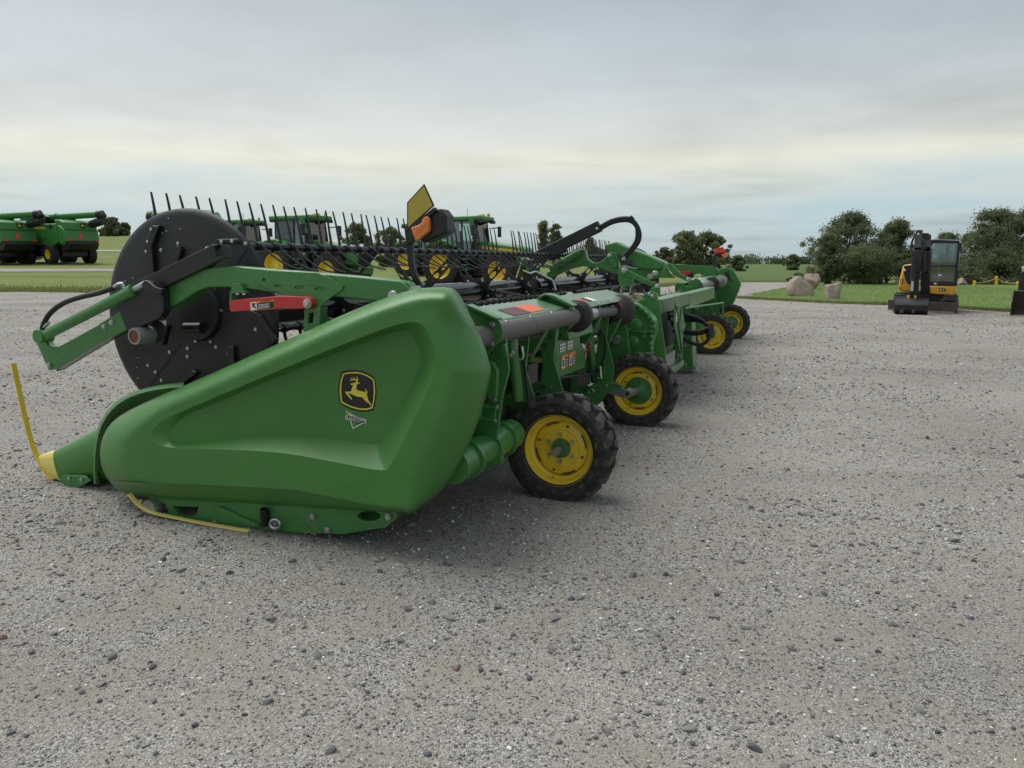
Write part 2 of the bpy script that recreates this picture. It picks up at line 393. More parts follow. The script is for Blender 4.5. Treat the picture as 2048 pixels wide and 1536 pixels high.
def ground():                              # one sheet to the horizon
    rr = [0.0]; r = .6
    while r < 6500: rr.append(r); r *= 1.045
    n = 288; vs = []; fs = []
    vs.append((0, 0, 0))
    for r in rr[1:]:
        for j in range(n):
            a = 2*math.pi*j/n; x, y = r*math.sin(a), r*math.cos(a); vs.append((x, y, hz(x, y)))
    for j in range(n): fs.append((0, 1+j, 1+(j+1) % n))
    for i in range(len(rr)-2):
        for j in range(n):
            p = 1+i*n+j; q = 1+i*n+(j+1) % n; fs.append((p, p+n, q+n, q))
    m = MB(); m.v = vs; m.f = fs
    return struct(m.build('ground', 'field_grass', smooth=60))
ground()
def sheet(name, outline, off, m, step=2.5):
    out = [Vector((p[0], p[1])) for p in outline]; n = len(out); xs = [p.x for p in out]; ys = [p.y for p in out]
    pts = list(out); y = min(ys)
    while y < max(ys):
        st = step*max(1, y/25); x = min(xs)
        while x < max(xs): pts.append(Vector((x+random.uniform(-.2, .2)*st, y+random.uniform(-.2, .2)*st))); x += st
        y += st
    r = geometry.delaunay_2d_cdt(pts, [(i, (i+1) % n) for i in range(n)], [], 1, 1e-4)
    mb = MB(); mb.v = [(p.x, p.y, hz(p.x, p.y)+off) for p in r[0]]; mb.f = [list(f) for f in r[2]]
    return mb.build(name, m, smooth=60)
def wob(pts, amp, n=8):                    # an uneven edge
    o = []
    for i in range(len(pts)):
        a, b = Vector(pts[i][:2]), Vector(pts[(i+1) % len(pts)][:2])
        for k in range(n):
            p = a.lerp(b, k/n); o.append(p+Vector((noise.noise((p.x*.8, p.y*.8, 1.3)), noise.noise((p.x*.8, p.y*.8, 9.1))))*amp*min(1.0, p.length/20))
    return o
far_edge = [PG(x, y) for x, y in [(-700, 590), (-250, 587), (0, 585), (215, 586), (420, 587), (640, 587), (900, 586), (1130, 582), (1330, 574), (1400, 566), (1480, 565.5), (1600, 565.5), (1700, 567), (1850, 567), (2060, 569), (2500, 571)]]
lot = [Vector((70, -60, 0)), Vector((-60, -60, 0)), Vector((-48, 15, 0))]+far_edge
LOT = struct(sheet('gravel_lot', wob(lot, .7, 16), .02, 'gravel', 2.2))
road = [PG(x, y) for x, y in [(-900, 546), (0, 544.5), (215, 544), (480, 545), (480, 540), (215, 538), (0, 538), (-900, 539)]]
struct(sheet('gravel_road', wob(road, .2, 6), .035, 'gravel', 3))
road2 = [PG(x, y) for x, y in [(-300, 503.6), (100, 503.6), (330, 503.8), (330, 501.6), (100, 501.2), (-300, 501.2)]]
mat('pale_road', (.36, .35, .33), .9)
struct(sheet('distant_road', road2, .06, 'pale_road', 6))
isl = [PG(x, y) for x, y in [(1476, 597), (1500, 590), (1553, 579), (1590, 572.5), (1660, 569.5), (1768, 567.5), (1900, 568.5), (2060, 570), (2300, 573), (2400, 640), (2200, 634), (2080, 628), (2008, 624), (1917, 618), (1850, 615), (1778, 611), (1741, 610), (1650, 607), (1580, 603), (1520, 600)]]
LAWN = struct(sheet('lawn', wob(isl, .55, 12), .04, 'lawn', 1.6))
fld = [PG(x, y) for x, y in [(1440, 563), (1480, 563), (1640, 563), (1700, 560), (2500, 560), (2700, 528.2), (1400, 528.2)]]
struct(sheet('crop_field', fld, .05, 'crop_field', 8))

# ---- stones: base shapes
def ico(sub):
    bm = bmesh.new(); bmesh.ops.create_icosphere(bm, subdivisions=sub, radius=1); v = np.array([p.co[:] for p in bm.verts]); f = np.array([[q.index for q in p.verts] for p in bm.faces]); bm.free(); return v, f
def stone_shape(sub, seed):
    v, f = ico(sub); r = np.random.default_rng(seed); o = v.copy()
    for _ in range(11):                    # cut facets
        d = r.normal(size=3); d /= np.linalg.norm(d); h = r.uniform(.45, .85); s = o@d; o -= np.outer(np.maximum(s-h, 0)*.92, d)
    return o*r.uniform(.8, 1.15, 3)*np.array([1.15, .95, .62]), f
def stone_mat():
    m = bpy.data.materials.new('stone_mix'); m.use_nodes = True; t = m.node_tree; b = t.nodes['Principled BSDF']
    at = N(t, 'ShaderNodeAttribute', attribute_name='tone'); g = N(t, 'ShaderNodeNewGeometry')
    n = N(t, 'ShaderNodeTexNoise', inp={'Scale': 170.0, 'Detail': 4, 'Roughness': .7}); t.links.new(g.outputs['Position'], n.inputs['Vector'])
    r = ramp(t, [(.3, .75), (.7, 1.25)]); t.links.new(n.outputs[0], r.inputs[0])
    t.links.new(mix(t, 1.0, at.outputs['Color'], r.outputs[0], 'MULTIPLY'), b.inputs['Base Color']); b.inputs['Roughness'].default_value = .85; b.inputs['Specular IOR Level'].default_value = .3
    MATS['stone_mix'] = m
stone_mat()
PAL = np.array([[.09, .09, .10], [.13, .128, .13], [.17, .165, .16], [.22, .215, .205], [.27, .26, .245], [.33, .32, .30], [.58, .57, .54], [.66, .65, .62], [.23, .155, .13], [.30, .25, .19]])
PW = np.array([.12, .15, .16, .14, .12, .10, .09, .07, .03, .05]); PW = PW/PW.sum()
def in_poly(x, y, poly):
    c = np.zeros(len(x), bool); n = len(poly)
    for i in range(n):
        x1, y1 = poly[i][0], poly[i][1]; x2, y2 = poly[(i+1) % n][0], poly[(i+1) % n][1]
        k = ((y1 > y) != (y2 > y)) & (x < (x2-x1)*(y-y1)/(y2-y1+1e-12)+x1); c ^= k
    return c
lawn_poly = [(p.x, p.y) for p in isl]; lot_poly = [(p.x, p.y) for p in lot]
def scatter(n, y0, y1, s0, s1, power):
    # uniform over the ground wedge the camera sees
    y = np.sqrt(rng.uniform(y0*y0, y1*y1, n)); x = rng.uniform(-.95, .95, n)*y
    dens = np.array([noise.noise((a*.7, b*.7, 3.3))+.6*noise.noise((a*2.7, b*2.7, 7.7)) for a, b in zip(x, y)])
    tp = np.clip((y-y0)/(.25*y0), 0, 1)*np.clip((y1-y)/(.4*y1), 0, 1)
    k = (dens+.75 > rng.uniform(0, 1.3, n)) & (rng.random(n) < tp) & in_poly(x, y, lot_poly) & ~in_poly(x, y, lawn_poly)
    x, y = x[k], y[k]
    s = s0*(1-rng.random(len(x))*(1-(s0/s1)**power))**(-1/power)
    return x, y, s
def rot_mats(n, tilt):
    a = rng.uniform(0, 2*np.pi, n); c, s = np.cos(a), np.sin(a); Z = np.zeros((n, 3, 3)); Z[:, 0, 0] = c; Z[:, 0, 1] = -s; Z[:, 1, 0] = s; Z[:, 1, 1] = c; Z[:, 2, 2] = 1
    b = rng.normal(0, tilt, n); c, s = np.cos(b), np.sin(b); X = np.zeros((n, 3, 3)); X[:, 0, 0] = 1; X[:, 1, 1] = c; X[:, 1, 2] = -s; X[:, 2, 1] = s; X[:, 2, 2] = c
    return Z@X
def gravel_object(name, sets, sub, parent):
    shapes = [stone_shape(sub, 100+i) for i in range(8)]
    V = []; F = []; T = []; off = 0
    x = np.concatenate([s[0] for s in sets]); y = np.concatenate([s[1] for s in sets]); s_ = np.concatenate([s[2] for s in sets]); n = len(x)
    M = rot_mats(n, .35); pick = rng.integers(0, 8, n); col = PAL[rng.choice(len(PAL), n, p=PW)]*rng.uniform(.8, 1.2, (n, 1))
    z = np.array([hz(a, b) for a, b in zip(x, y)])+.02
    for k in range(8):
        i = np.where(pick == k)[0]; v, f = shapes[k]
        P = np.einsum('nij,vj->nvi', M[i], v)*s_[i, None, None]
        P += np.stack([x[i], y[i], z[i]+s_[i]*.22], 1)[:, None, :]
        V.append(P.reshape(-1, 3)); F.append((f[None]+(np.arange(len(i))*len(v))[:, None, None]+off).reshape(-1, 3)); T.append(np.repeat(col[i], len(v), 0)); off += len(i)*len(v)
    V = np.concatenate(V); F = np.concatenate(F); T = np.concatenate(T)
    me = bpy.data.meshes.new(name); me.vertices.add(len(V)); me.vertices.foreach_set('co', V.ravel()); me.loops.add(F.size); me.loops.foreach_set('vertex_index', F.ravel().astype(np.int32))
    me.polygons.add(len(F)); me.polygons.foreach_set('loop_start', np.arange(0, F.size, 3, dtype=np.int32)); me.update(calc_edges=True)
    at = me.attributes.new('tone', 'FLOAT_COLOR', 'POINT'); at.data.foreach_set('color', np.c_[T, np.ones(len(T))].ravel())
    me.materials.append(MATS['stone_mix']); o = bpy.data.objects.new(name, me); COL.objects.link(o); o['kind'] = 'stuff'
    o.parent = parent; return o
GR = gravel_object('gravel', [scatter(150000, 1.5, 7, .003, .014, 2.4), scatter(64000, 3.6, 13, .006, .020, 2.4), scatter(46000, 7.5, 28, .011, .034, 2.6), scatter(14000, 16, 60, .018, .04, 3.0)], 1, LOT)

def loose_stones():                        # the stones one can pick out, one object each
    x, y, s = scatter(4600, 1.5, 11.0, .0125, .034, 2.6); d = s/y; o = np.argsort(-d)[:292]
    big = [(1270, 1020+1100*0, 0)]
    protos = []
    for k in range(10):
        v, f = stone_shape(2, 300+k); c = PAL[[0, 1, 2, 1, 3, 2, 4, 0, 8, 5][k]]*1.15
        me = bpy.data.meshes.new('stone'); me.from_pydata(v.tolist(), [], f.tolist()); at = me.attributes.new('tone', 'FLOAT_COLOR', 'POINT'); at.data.foreach_set('color', np.tile([*c, 1], len(v)))
        me.polygons.foreach_set('use_smooth', [True]*len(me.polygons)); me.set_sharp_from_angle(angle=R(32)); me.materials.append(MATS['stone_mix']); protos.append(me)
    items = [(x[i], y[i], s[i], rng.choice(10, p=[.14, .14, .15, .12, .12, .12, .08, .07, .03, .03])) for i in o]
    for px, py, w, k in [(1765, 1472, 15, 4), (1510, 1512, 20, 0), (1497, 1502, 13, 1), (305, 1345, 13, 0), (390, 1463, 13, 0), (25, 1478, 14, 1), (1648, 1198, 12, 7), (1940, 1246, 11, 7), (865, 1215, 14, 1), (1785, 1260, 15, 1), (362, 1150, 12, 2), (120, 1158, 12, 2), (225, 1325, 19, 3), (65, 1315, 15, 1)]:
        p = PG(px, py); items.append((p.x, p.y, w*p.y/1500*.9, k))
    for a, b, c, k in items:
        ob = bpy.data.objects.new('stone', protos[k]); COL.objects.link(ob); ob.parent = LOT
        ob.location = (a, b, .02+c*.2); ob.rotation_euler = (random.gauss(0, .25), random.gauss(0, .25), random.uniform(0, 6.3)); ob.scale = (c, c*random.uniform(.75, 1), c*random.uniform(.7, 1.1))
loose_stones()
# ================================================================== the draper header
HD = thing('draper_header', 'long green and black draper header with yellow wheels, nearest machine on the gravel', 'header', Lw(10, 2.4, 0))
def add(mb, name, m, parent=None, **k): return mb.build(name, m, parent or HD, **k)
def plU(name, m, px, u, th=.01, parent=None, holes=(), bevel=.003, k=0):       # plate facing along the header
    px = [(p[0], p[1]) for p in (smooth_line([Vector((a, b, 0)) for a, b in px], k, True) if k else px)]
    return add(MB().plate(px, holes, lambda x, y: PU(x, y, u), EU*th), name, m, parent, bevel=bevel)
def plF(name, m, px, f, th=.01, parent=None, holes=(), bevel=.003):             # plate facing rearwards
    return add(MB().plate(px, holes, lambda x, y: PF(x, y, f), EF*th), name, m, parent, bevel=bevel)
def tb(name, m, pts, r, parent=None, n=12, k=0, **kw):
    return add(MB().tube(smooth_line(pts, k) if k else pts, r, n), name, m, parent, **kw)
BOLT = None
def bolt(p, axis, r=.011, m='zinc', parent=None):
    global BOLT
    if BOLT is None:
        b = MB(); b.lathe([(0, -.2), (1.35, -.2), (1.35, .12), (.95, .14)], (0, 0, 0), (0, 0, 1), 12); b.lathe([(.95, .14), (.95, .75), (.8, .85), (0, .85)], (0, 0, 0), (0, 0, 1), 6)
        BOLT = b.build('bolt', m, HD, local=True); BOLT.data.name = 'bolt'
        o = BOLT; o.matrix_parent_inverse = PLACED[HD.name].inverted()
    else:
        o = BOLT.copy(); COL.objects.link(o); o.parent = parent or HD
        o.matrix_parent_inverse = PLACED[HD.name].inverted() if (parent or HD) is HD else Matrix()
    o.matrix_basis = Matrix.Translation(Vector(p)) @ Vector(axis).to_track_quat('Z', 'Y').to_matrix().to_4x4() @ Matrix.Scale(r, 4)
    return o
BACK = -EU                                  # towards the near end

# ---------------- outer end shield (moulded)
UF, UE = 3.20, 3.40
out_px = [(199, 905), (203, 880), (216, 852), (243, 828), (300, 800), (380, 766), (450, 735), (530, 699), (600, 668), (700, 623), (760, 599), (815, 581), (850, 575), (888, 575), (902, 580), (912, 592), (920, 607), (940, 648), (960, 690), (972, 730), (974, 740), (973, 752), (964, 795), (945, 858), (915, 925), (885, 978), (869, 991), (866, 996), (846, 1011), (824, 1028), (822, 1029), (818, 1029), (740, 1026), (658, 1022), (560, 1017), (470, 1011), (390, 1008), (317, 1003), (262, 993), (232, 978), (212, 955), (202, 932)]
O_px = [(300, 851), (400, 807), (500, 765), (600, 723), (690, 687), (770, 656), (825, 641), (850, 652), (870, 696), (874, 735), (852, 790), (806, 882), (780, 936), (764, 943), (660, 922), (560, 904), (440, 898), (306, 896)]
I_px = [(352, 838), (420, 811), (500, 777), (600, 735), (690, 699), (770, 668), (812, 659), (828, 672), (842, 706), (842, 730), (822, 772), (777, 866), (762, 886), (745, 890), (640, 873), (540, 870), (440, 880), (330, 891)]
def chaik(px, k=2): return np.array([(p.x, p.y) for p in smooth_line([Vector((a, b, 0)) for a, b in px], k, True)])
outl = chaik(out_px, 1); Op = chaik(O_px, 2); Ip = chaik(I_px, 2)
def seg_dist(P, poly):
    a = poly; b = np.roll(poly, -1, 0); d = b-a; L2 = (d**2).sum(1)
    t = np.clip((((P[:, None]-a[None])*d[None]).sum(2))/L2[None], 0, 1); q = a[None]+t[..., None]*d[None]
    return np.sqrt(((P[:, None]-q)**2).sum(2)).min(1)
def shield_u(P):
    P = np.atleast_2d(np.asarray(P, float)); s = seg_dist(P, outl); x = P[:, 0]; y = P[:, 1]
    Rr = 30+34*np.clip((320-x)/110, 0, 1)
    Rr = Rr*(1-.62*np.clip((y-900)/60, 0, 1)*np.clip((x-240)/90, 0, 1)*np.clip((930-x)/80, 0, 1))
    t = np.clip(s/Rr, 0, 1); prof = np.sqrt(1-(1-t)**2)
    rear = np.clip((x-820)/90, 0, 1)*np.clip((y-600)/60, 0, 1); prof = prof*(1-rear)+(1-(1-np.clip(s/72, 0, 1))**1.7)*rear   # flat facet turning to the rear
    # the sill turns under along the lower edge
    D = UE-UF
    u = UE-D*prof
    inO = in_poly(x, y, Op); inI = in_poly(x, y, Ip); dO = seg_dist(P, Op); dI = seg_dist(P, Ip)
    r = np.where(inI, 1.0, np.where(inO, dO/(dO+dI+1e-6), 0.0))
    dep = .035+.085*np.clip((x-330)/330, 0, 1)
    u = u+dep*(r)
    yc = np.interp(x, [200, 230, 460, 590, 800, 980], [955, 960, 972, 979, 1022, 1022])    # crease of the turned-under sill
    u = u+np.clip((y-yc), 0, 60)*.0030
    return u
def shield():
    st = 5.5; xs = np.arange(196, 980, st); ys = np.arange(570, 1034, st); G = np.array([(x, y) for x in xs for y in ys]); G = G[in_poly(G[:, 0], G[:, 1], outl)]
    cre = [(228, 960), (300, 964), (380, 968), (460, 972), (525, 975.5), (590, 979), (660, 993), (730, 1008), (795, 1021)]; cs = np.array(cre+cre[-2:0:-1])
    G = G[(seg_dist(G, cs) > 2.6) & (seg_dist(G, outl) > 2.2) & (seg_dist(G, Op) > 2.6) & (seg_dist(G, Ip) > 2.6)]
    ring = []; n = len(outl)
    extra = [p for p in np.vstack([Op, Ip])]
    pts = [Vector(p) for p in outl]+[Vector(p) for p in Op]+[Vector(p) for p in Ip]+[Vector(p) for p in cre]+[Vector(p) for p in G]
    a_, b_ = len(Op), len(Ip)
    r = geometry.delaunay_2d_cdt(pts, [(i, (i+1) % n) for i in range(n)]+[(n+i, n+(i+1) % a_) for i in range(a_)]+[(n+a_+i, n+a_+(i+1) % b_) for i in range(b_)]+[(n+a_+b_+i, n+a_+b_+i+1) for i in range(len(cre)-1)], [], 0, 1e-3)
    fa = np.array([list(f) for f in r[2]]); pa = np.array([(q.x, q.y) for q in r[0]])[fa].mean(1); tri = fa[in_poly(pa[:, 0], pa[:, 1], outl)].tolist()
    P = np.array([(p.x, p.y) for p in r[0]]); u = shield_u(P)
    V = [PU(p[0], p[1], uu) for p, uu in zip(P, u)]
    mb = MB(); mb.v = [tuple(v) for v in V]; mb.f = [list(f) for f in tri]
    # skirt running back from the rim
    e = {}
    for f in mb.f:
        for a, b in zip(f, f[1:]+f[:1]): e[(min(a, b), max(a, b))] = e.get((min(a, b), max(a, b)), 0)+1
    rim = [k for k, c in e.items() if c == 1]; mp = {}
    for a, b in rim:
        for q in (a, b):
            if q not in mp: mp[q] = len(mb.v); mb.v.append(tuple(Vector(mb.v[q])+EU*.05))
        mb.f.append([a, b, mp[b], mp[a]])
    o = add(mb, 'end_shield', 'green_plastic', smooth=180)
    keep = [set(map(tuple, np.round(q, 1))) for q in (Op, Ip, np.array(cre))]; kk = [[tuple(np.round((p.x, p.y), 1)) in q for q in keep] for p in r[0]]
    sh_ = [any(a and b for a, b in zip(kk[e_.vertices[0]], kk[e_.vertices[1]])) if max(e_.vertices) < len(kk) else min(e_.vertices) < len(kk) and False for e_ in o.data.edges]
    at = o.data.attributes.get('sharp_edge') or o.data.attributes.new('sharp_edge', 'BOOLEAN', 'EDGE'); at.data.foreach_set('value', sh_)
    s = o.modifiers.new('wall', 'SOLIDIFY'); s.thickness = .006; s.offset = -1
    return o
SH = shield()
EMU = UF+.120                               # level of the recessed panel that carries the emblem
def emblem(parent):
    z = lambda a, b: (620+a/8.535, 700+b/8.535)
    def pl(name, m, pts, lift, k=0, holes=()):
        pts = [z(*p) for p in pts]
        if k: pts = [(p.x, p.y) for p in smooth_line([Vector((a, b, 0)) for a, b in pts], k, True)]
        return add(MB().plate(pts, [[z(*q) for q in h] for h in holes], lambda x, y: PU(x, y, EMU-lift), EU*.0008), name, m, parent, smooth=0)
    def shape(q): return [z(*p) for p in q]
    outer = [(540, 372), (640, 345), (780, 342), (900, 362), (1010, 408), (1095, 470), (1118, 560), (1132, 680), (1128, 800), (1110, 920), (1082, 1030), (980, 1055), (850, 1052), (720, 1022), (600, 972), (512, 915), (488, 800), (480, 680), (490, 560), (512, 450)]
    ring_o = [(560, 402), (650, 382), (780, 374), (880, 388), (990, 432), (1092, 505), (1105, 600), (1112, 720), (1098, 850), (1068, 998), (960, 1024), (840, 1018), (720, 988), (610, 942), (530, 898), (512, 780), (506, 660), (520, 530)]
    ring_i = [(578, 420), (660, 404), (780, 398), (872, 410), (980, 453), (1072, 516), (1084, 610), (1090, 720), (1078, 850), (1055, 975), (955, 1000), (845, 995), (730, 966), (622, 922), (550, 882), (536, 780), (530, 660), (542, 535)]
    deer = [(595, 712), (700, 708), (712, 660), (738, 600), (705, 596), (684, 578), (720, 568), (765, 558), (786, 545), (788, 520), (740, 514), (690, 524), (668, 524), (700, 508), (722, 503), (706, 488), (684, 474), (712, 478), (748, 500), (762, 498), (748, 470), (730, 450), (758, 470), (778, 500), (795, 505), (802, 480), (790, 440), (812, 470), (820, 505), (812, 540), (815, 555), (852, 552), (842, 570), (815, 578), (798, 592), (790, 650), (800, 685), (860, 700), (925, 715), (950, 728), (948, 690), (935, 655), (958, 680), (975, 710), (980, 738), (965, 745), (980, 800), (995, 860), (1030, 905), (1064, 980), (1048, 965), (1010, 915), (950, 875), (915, 835), (890, 805), (845, 800), (790, 790), (730, 765), (690, 742), (650, 735), (668, 765), (695, 800), (718, 835), (712, 852), (685, 825), (650, 790), (620, 750)]
    e = pl('emblem_plate', 'black_sticker', outer, .0016)
    pl('emblem_border', 'emblem_yellow', ring_o, .0028, holes=[ring_i]); pl('emblem_deer', 'emblem_yellow', deer, .0028)
    pl('dealer_sticker', 'white_sticker', [(610, 1040), (815, 1150), (955, 1185), (940, 1262), (905, 1252), (728, 1348), (682, 1195), (605, 1182), (612, 1120), (645, 1115)], .0016)
    pl('dealer_sticker_band', 'black_sticker', [(625, 1060), (800, 1152), (943, 1193), (930, 1250), (890, 1242), (735, 1325), (695, 1190), (617, 1172), (625, 1128), (655, 1122)], .0024)
    pl('dealer_sticker_flash', 'yellow_pale', [(650, 1078), (780, 1145), (665, 1120)], .0032)
    pl('dealer_sticker_field', 'sticker_green', [(718, 1225), (830, 1262), (742, 1308)], .0032)
    a, b = PU(*z(628, 1172), EMU-.0034), PU(*z(935, 1228), EMU-.0034); up = PU(*z(628, 1120), EMU-.0034)-a
    text('LANDMARK', 'dealer_lettering', 'white_sticker', a, b-a, up, (b-a).length*.205, parent)
    a, b = PU(*z(700, 1213), EMU-.0034), PU(*z(865, 1246), EMU-.0034)
    text('IMPLEMENT', 'dealer_lettering', 'white_sticker', a, b-a, up, (b-a).length*.19, parent)
emblem(SH)

# ---------------- front divider, yellow nose and guide rod
def loft(rings, name, m, parent=None, smooth=60, cap=True):
    mb = MB(); n = len(rings[0])
    for r in rings: mb.v += [tuple(p) for p in r]
    for i in range(len(rings)-1):
        mb.f += [[i*n+j, i*n+(j+1) % n, (i+1)*n+(j+1) % n, (i+1)*n+j] for j in range(n)]
    if cap: mb.f += [list(range(n-1, -1, -1)), [(len(rings)-1)*n+j for j in range(n)]]
    return add(mb, name, m, parent, smooth=smooth)
def section(xt, yt, xb, yb, ua, ub, n=14, sq=.75):            # closed ring between an upper and a lower pixel, from ua to ub along the header
    top = PU(xt, yt, ua)+EU*((ub-ua)/2); bot = PU(xb, yb, ua)+EU*((ub-ua)/2); c = (top+bot)/2; h = (top-bot)/2; hw = EU*((ub-ua)/2); r = []
    for j in range(n):
        a = 2*math.pi*j/n; ca, sa = math.cos(a), math.sin(a)
        r.append(c+hw*(math.copysign(abs(ca)**sq, ca))+h*(math.copysign(abs(sa)**sq, sa)))
    return r
DV = loft([section(100, 904, 112, 964, 3.575, 3.66), section(125, 889, 130, 973, 3.56, 3.70), section(150, 874, 152, 972, 3.55, 3.76), section(172, 860, 172, 969, 3.545, 3.82), section(194, 845, 192, 968, 3.54, 3.88)], 'divider_nose', 'green_plastic')
# hood behind the nose: a lip that opens towards the shield
lipA = [(190, 968), (188, 935), (190, 900), (195, 868), (206, 840), (224, 815), (250, 795), (285, 782), (325, 774), (368, 770)]
def strip(curves, name, m, parent=None):
    mb = MB(); n = len(curves[0])
    for c in curves: mb.v += [tuple(p) for p in c]
    for i in range(len(curves)-1): mb.f += [[i*n+j, i*n+j+1, (i+1)*n+j+1, (i+1)*n+j] for j in range(n-1)]
    o = add(mb, name, m, parent, smooth=60); s_ = o.modifiers.new('wall', 'SOLIDIFY'); s_.thickness = .006; s_.offset = 0; return o
lip = [(p.x, p.y) for p in smooth_line([Vector((a, b, 0)) for a, b in lipA], 2)]
def lipc(k, u):                              # lip curve drawn in towards the shield
    return [PU(x+(300-x)*k if x < 300 else x, y+(965-y)*k*1.1, u) for x, y in lip]
strip([lipc(.0, 3.95), lipc(-.015, 3.85), lipc(-.02, 3.60), lipc(-.01, 3.54), lipc(.015, 3.515), lipc(.045, 3.53), lipc(.08, 3.60), lipc(.16, 3.72), lipc(.42, 3.80)], 'divider_hood', 'green_plastic')
loft([section(76, 912, 84, 936, 3.60, 3.63), section(88, 906, 99, 956, 3.585, 3.65), section(101, 902, 119, 969, 3.57, 3.667)], 'divider_tip', 'yellow_pale', DV)
rod = [PU(x, y, 3.62) for x, y in [(27, 727), (40, 790), (54, 850), (66, 895), (80, 925), (100, 955), (122, 972), (140, 977)]]
mbx = MB(); rods = smooth_line(rod, 2)
for i in range(len(rods)-1): mbx.bar(rods[i], rods[i+1]+(rods[i+1]-rods[i])*.06, .035, .006, EU.cross(rods[i+1]-rods[i]))
add(mbx, 'guide_rod', 'yellow_plastic', DV)
plU('nose_bracket', 'green_paint', [(118, 960), (128, 950), (168, 952), (180, 962), (160, 974), (135, 976)], 3.535, .02)
for p in [(138, 957), (163, 959)]: bolt(PU(*p, 3.53), BACK, .011)

# ---------------- skid and lower side frame under the shield
plU('side_frame', 'green_paint', [(300, 1002), (330, 1008), (340, 1030), (380, 1038), (440, 1045), (520, 1058), (600, 1066), (690, 1068), (735, 1060), (770, 1055), (792, 1038), (795, 1022), (700, 1000), (500, 985), (300, 985)], 3.33, .03, holes=[circ(738, 1032, 24, 10), [(345, 1012), (398, 1014), (392, 1030), (360, 1034)]])
add(MB().prism([PU(x, y, 3.31) for x, y in [(425, 1016), (438, 1014), (520, 1050), (500, 1052)]], EU*.03), 'side_frame_brace', 'green_paint')
sk = MB(); skp = smooth_line([PU(x, y, 3.25) for x, y in [(252, 990), (272, 1014), (298, 1028), (340, 1037), (400, 1049), (450, 1058), (492, 1065)]], 1)
for i in range(len(skp)-1): sk.bar(skp[i], skp[i+1]+(skp[i+1]-skp[i])*.05, .03, .008, EU.cross(skp[i+1]-skp[i]))
o = add(sk, 'skid_plate', 'yellow_pale'); o.location = EU*.025
add(MB().lathe([(0, -.03), (.055, -.03), (.062, 0), (.055, .03), (0, .03)], PU(305, 1016, 3.31), EU, 20), 'guard_shoe', 'grey_cast')
tb('spring', 'black_steel', [PU(529, 1018, 3.31)+EZ*(-.001*i)+(EU*math.cos(i*.8)+EF*math.sin(i*.8))*.022 for i in range(0, 100)], .006, n=6)
tb('linkage_eye', 'zinc', [PU(550+10*math.cos(a), 1048+9*math.sin(a), 3.295) for a in np.linspace(0, 2*math.pi, 18)], .008, n=8)
for p in [(550, 1048), (655, 1060), (776, 1034), (625, 1034), (283, 1004), (297, 1004)]: bolt(PU(*p, 3.32), BACK, .014)
tb('crop_straw', 'straw', [PU(x, y, 3.28) for x, y in [(603, 1019), (615, 1040), (634, 1060)]], .0022, n=5)
tb('crop_straw', 'straw', [PU(x, y, 3.285) for x, y in [(612, 1022), (628, 1044), (620, 1062), (606, 1070)]], .002, n=5)
add(MB().box(Lw(3.75, 3.0, .16), (.25, .9, .05), (EU, EF, EZ)), 'cutterbar_end', 'green_paint', bevel=.01)

# ---------------- reel
RC = Vector((3.80, 3.78, 1.195)); RR = .69
def disc(u0, name='reel_end_disc'):
    c = Lw(u0, RC.y+.015, RC.z-.008)
    mb = MB().lathe([(0, .0), (.655, 0), (.685, .005), (.704, .02), (.710, .045), (.70, .056), (.66, .03), (.62, .02), (0, .02)], c, EU, 96)
    return add(mb, name, 'black_plastic', smooth=30)
RD = disc(3.80)
def on_disc(name, px, th=.03, m='black_plastic', u=3.80, holes=()): return plU(name, m, px, u-th, th, RD, bevel=.006, holes=holes)
on_disc('disc_bracket', [(303, 451), (318, 451), (303, 490), (308, 549), (294, 549), (291, 500), (290, 490)])
on_disc('disc_bracket', [(425, 489), (433, 478), (474, 477), (478, 485), (444, 487), (436, 497)], .02)
on_disc('disc_bracket', [(341, 528), (349, 493), (359, 492), (362, 500), (355, 528)], .03)
on_disc('disc_bracket', [(500, 620), (522, 630), (552, 680), (545, 690), (516, 644), (496, 634)], .02)
on_disc('disc_bracket', [(453, 693), (466, 692), (470, 745), (456, 745)], .03)
on_disc('disc_bracket', [(384, 740), (394, 745), (356, 775), (346, 770)], .03)
plU('disc_seam', 'black_steel', [(499, 485), (500.5, 486), (474, 529), (472.5, 528)], 3.796, .004, RD, bevel=0)
plU('disc_seam', 'black_steel', [(360, 687), (361.5, 688), (300, 770), (298.5, 769)], 3.796, .004, RD, bevel=0)
add(MB().lathe([(0, -.035), (.13, -.035), (.175, -.028), (.19, -.005), (.19, .0)], PU(398, 624, 3.80), EU, 40), 'drive_cover', 'black_plastic', RD)
add(MB().tube([PU(372, 655, 3.70), PU(405, 655, 3.70)], .035, 16), 'hub_casting', 'black_steel', RD)
for p in [(303, 459), (296, 483), (293, 503), (443, 483), (464, 482)]: bolt(PU(*p, 3.775), BACK, .010)
for p in [(356, 487), (322, 500), (491, 487), (430, 577), (402, 612), (428, 626), (442, 621), (514, 633), (527, 649), (511, 659), (540, 672), (339, 704), (375, 697), (375, 713), (391, 682), (421, 683), (432, 694), (296, 731), (311, 744), (323, 761), (380, 751), (457, 708)]: bolt(PU(*p, 3.796), BACK, .009)
for p in [(337, 437), (361, 458), (325, 466), (333, 462), (276, 716), (274, 735), (276, 756), (266, 556), (251, 562), (499, 574), (560, 657)]: bolt(PU(*p, 3.797), BACK, .004)
bolt(PU(415, 500, 3.49), BACK, .016)

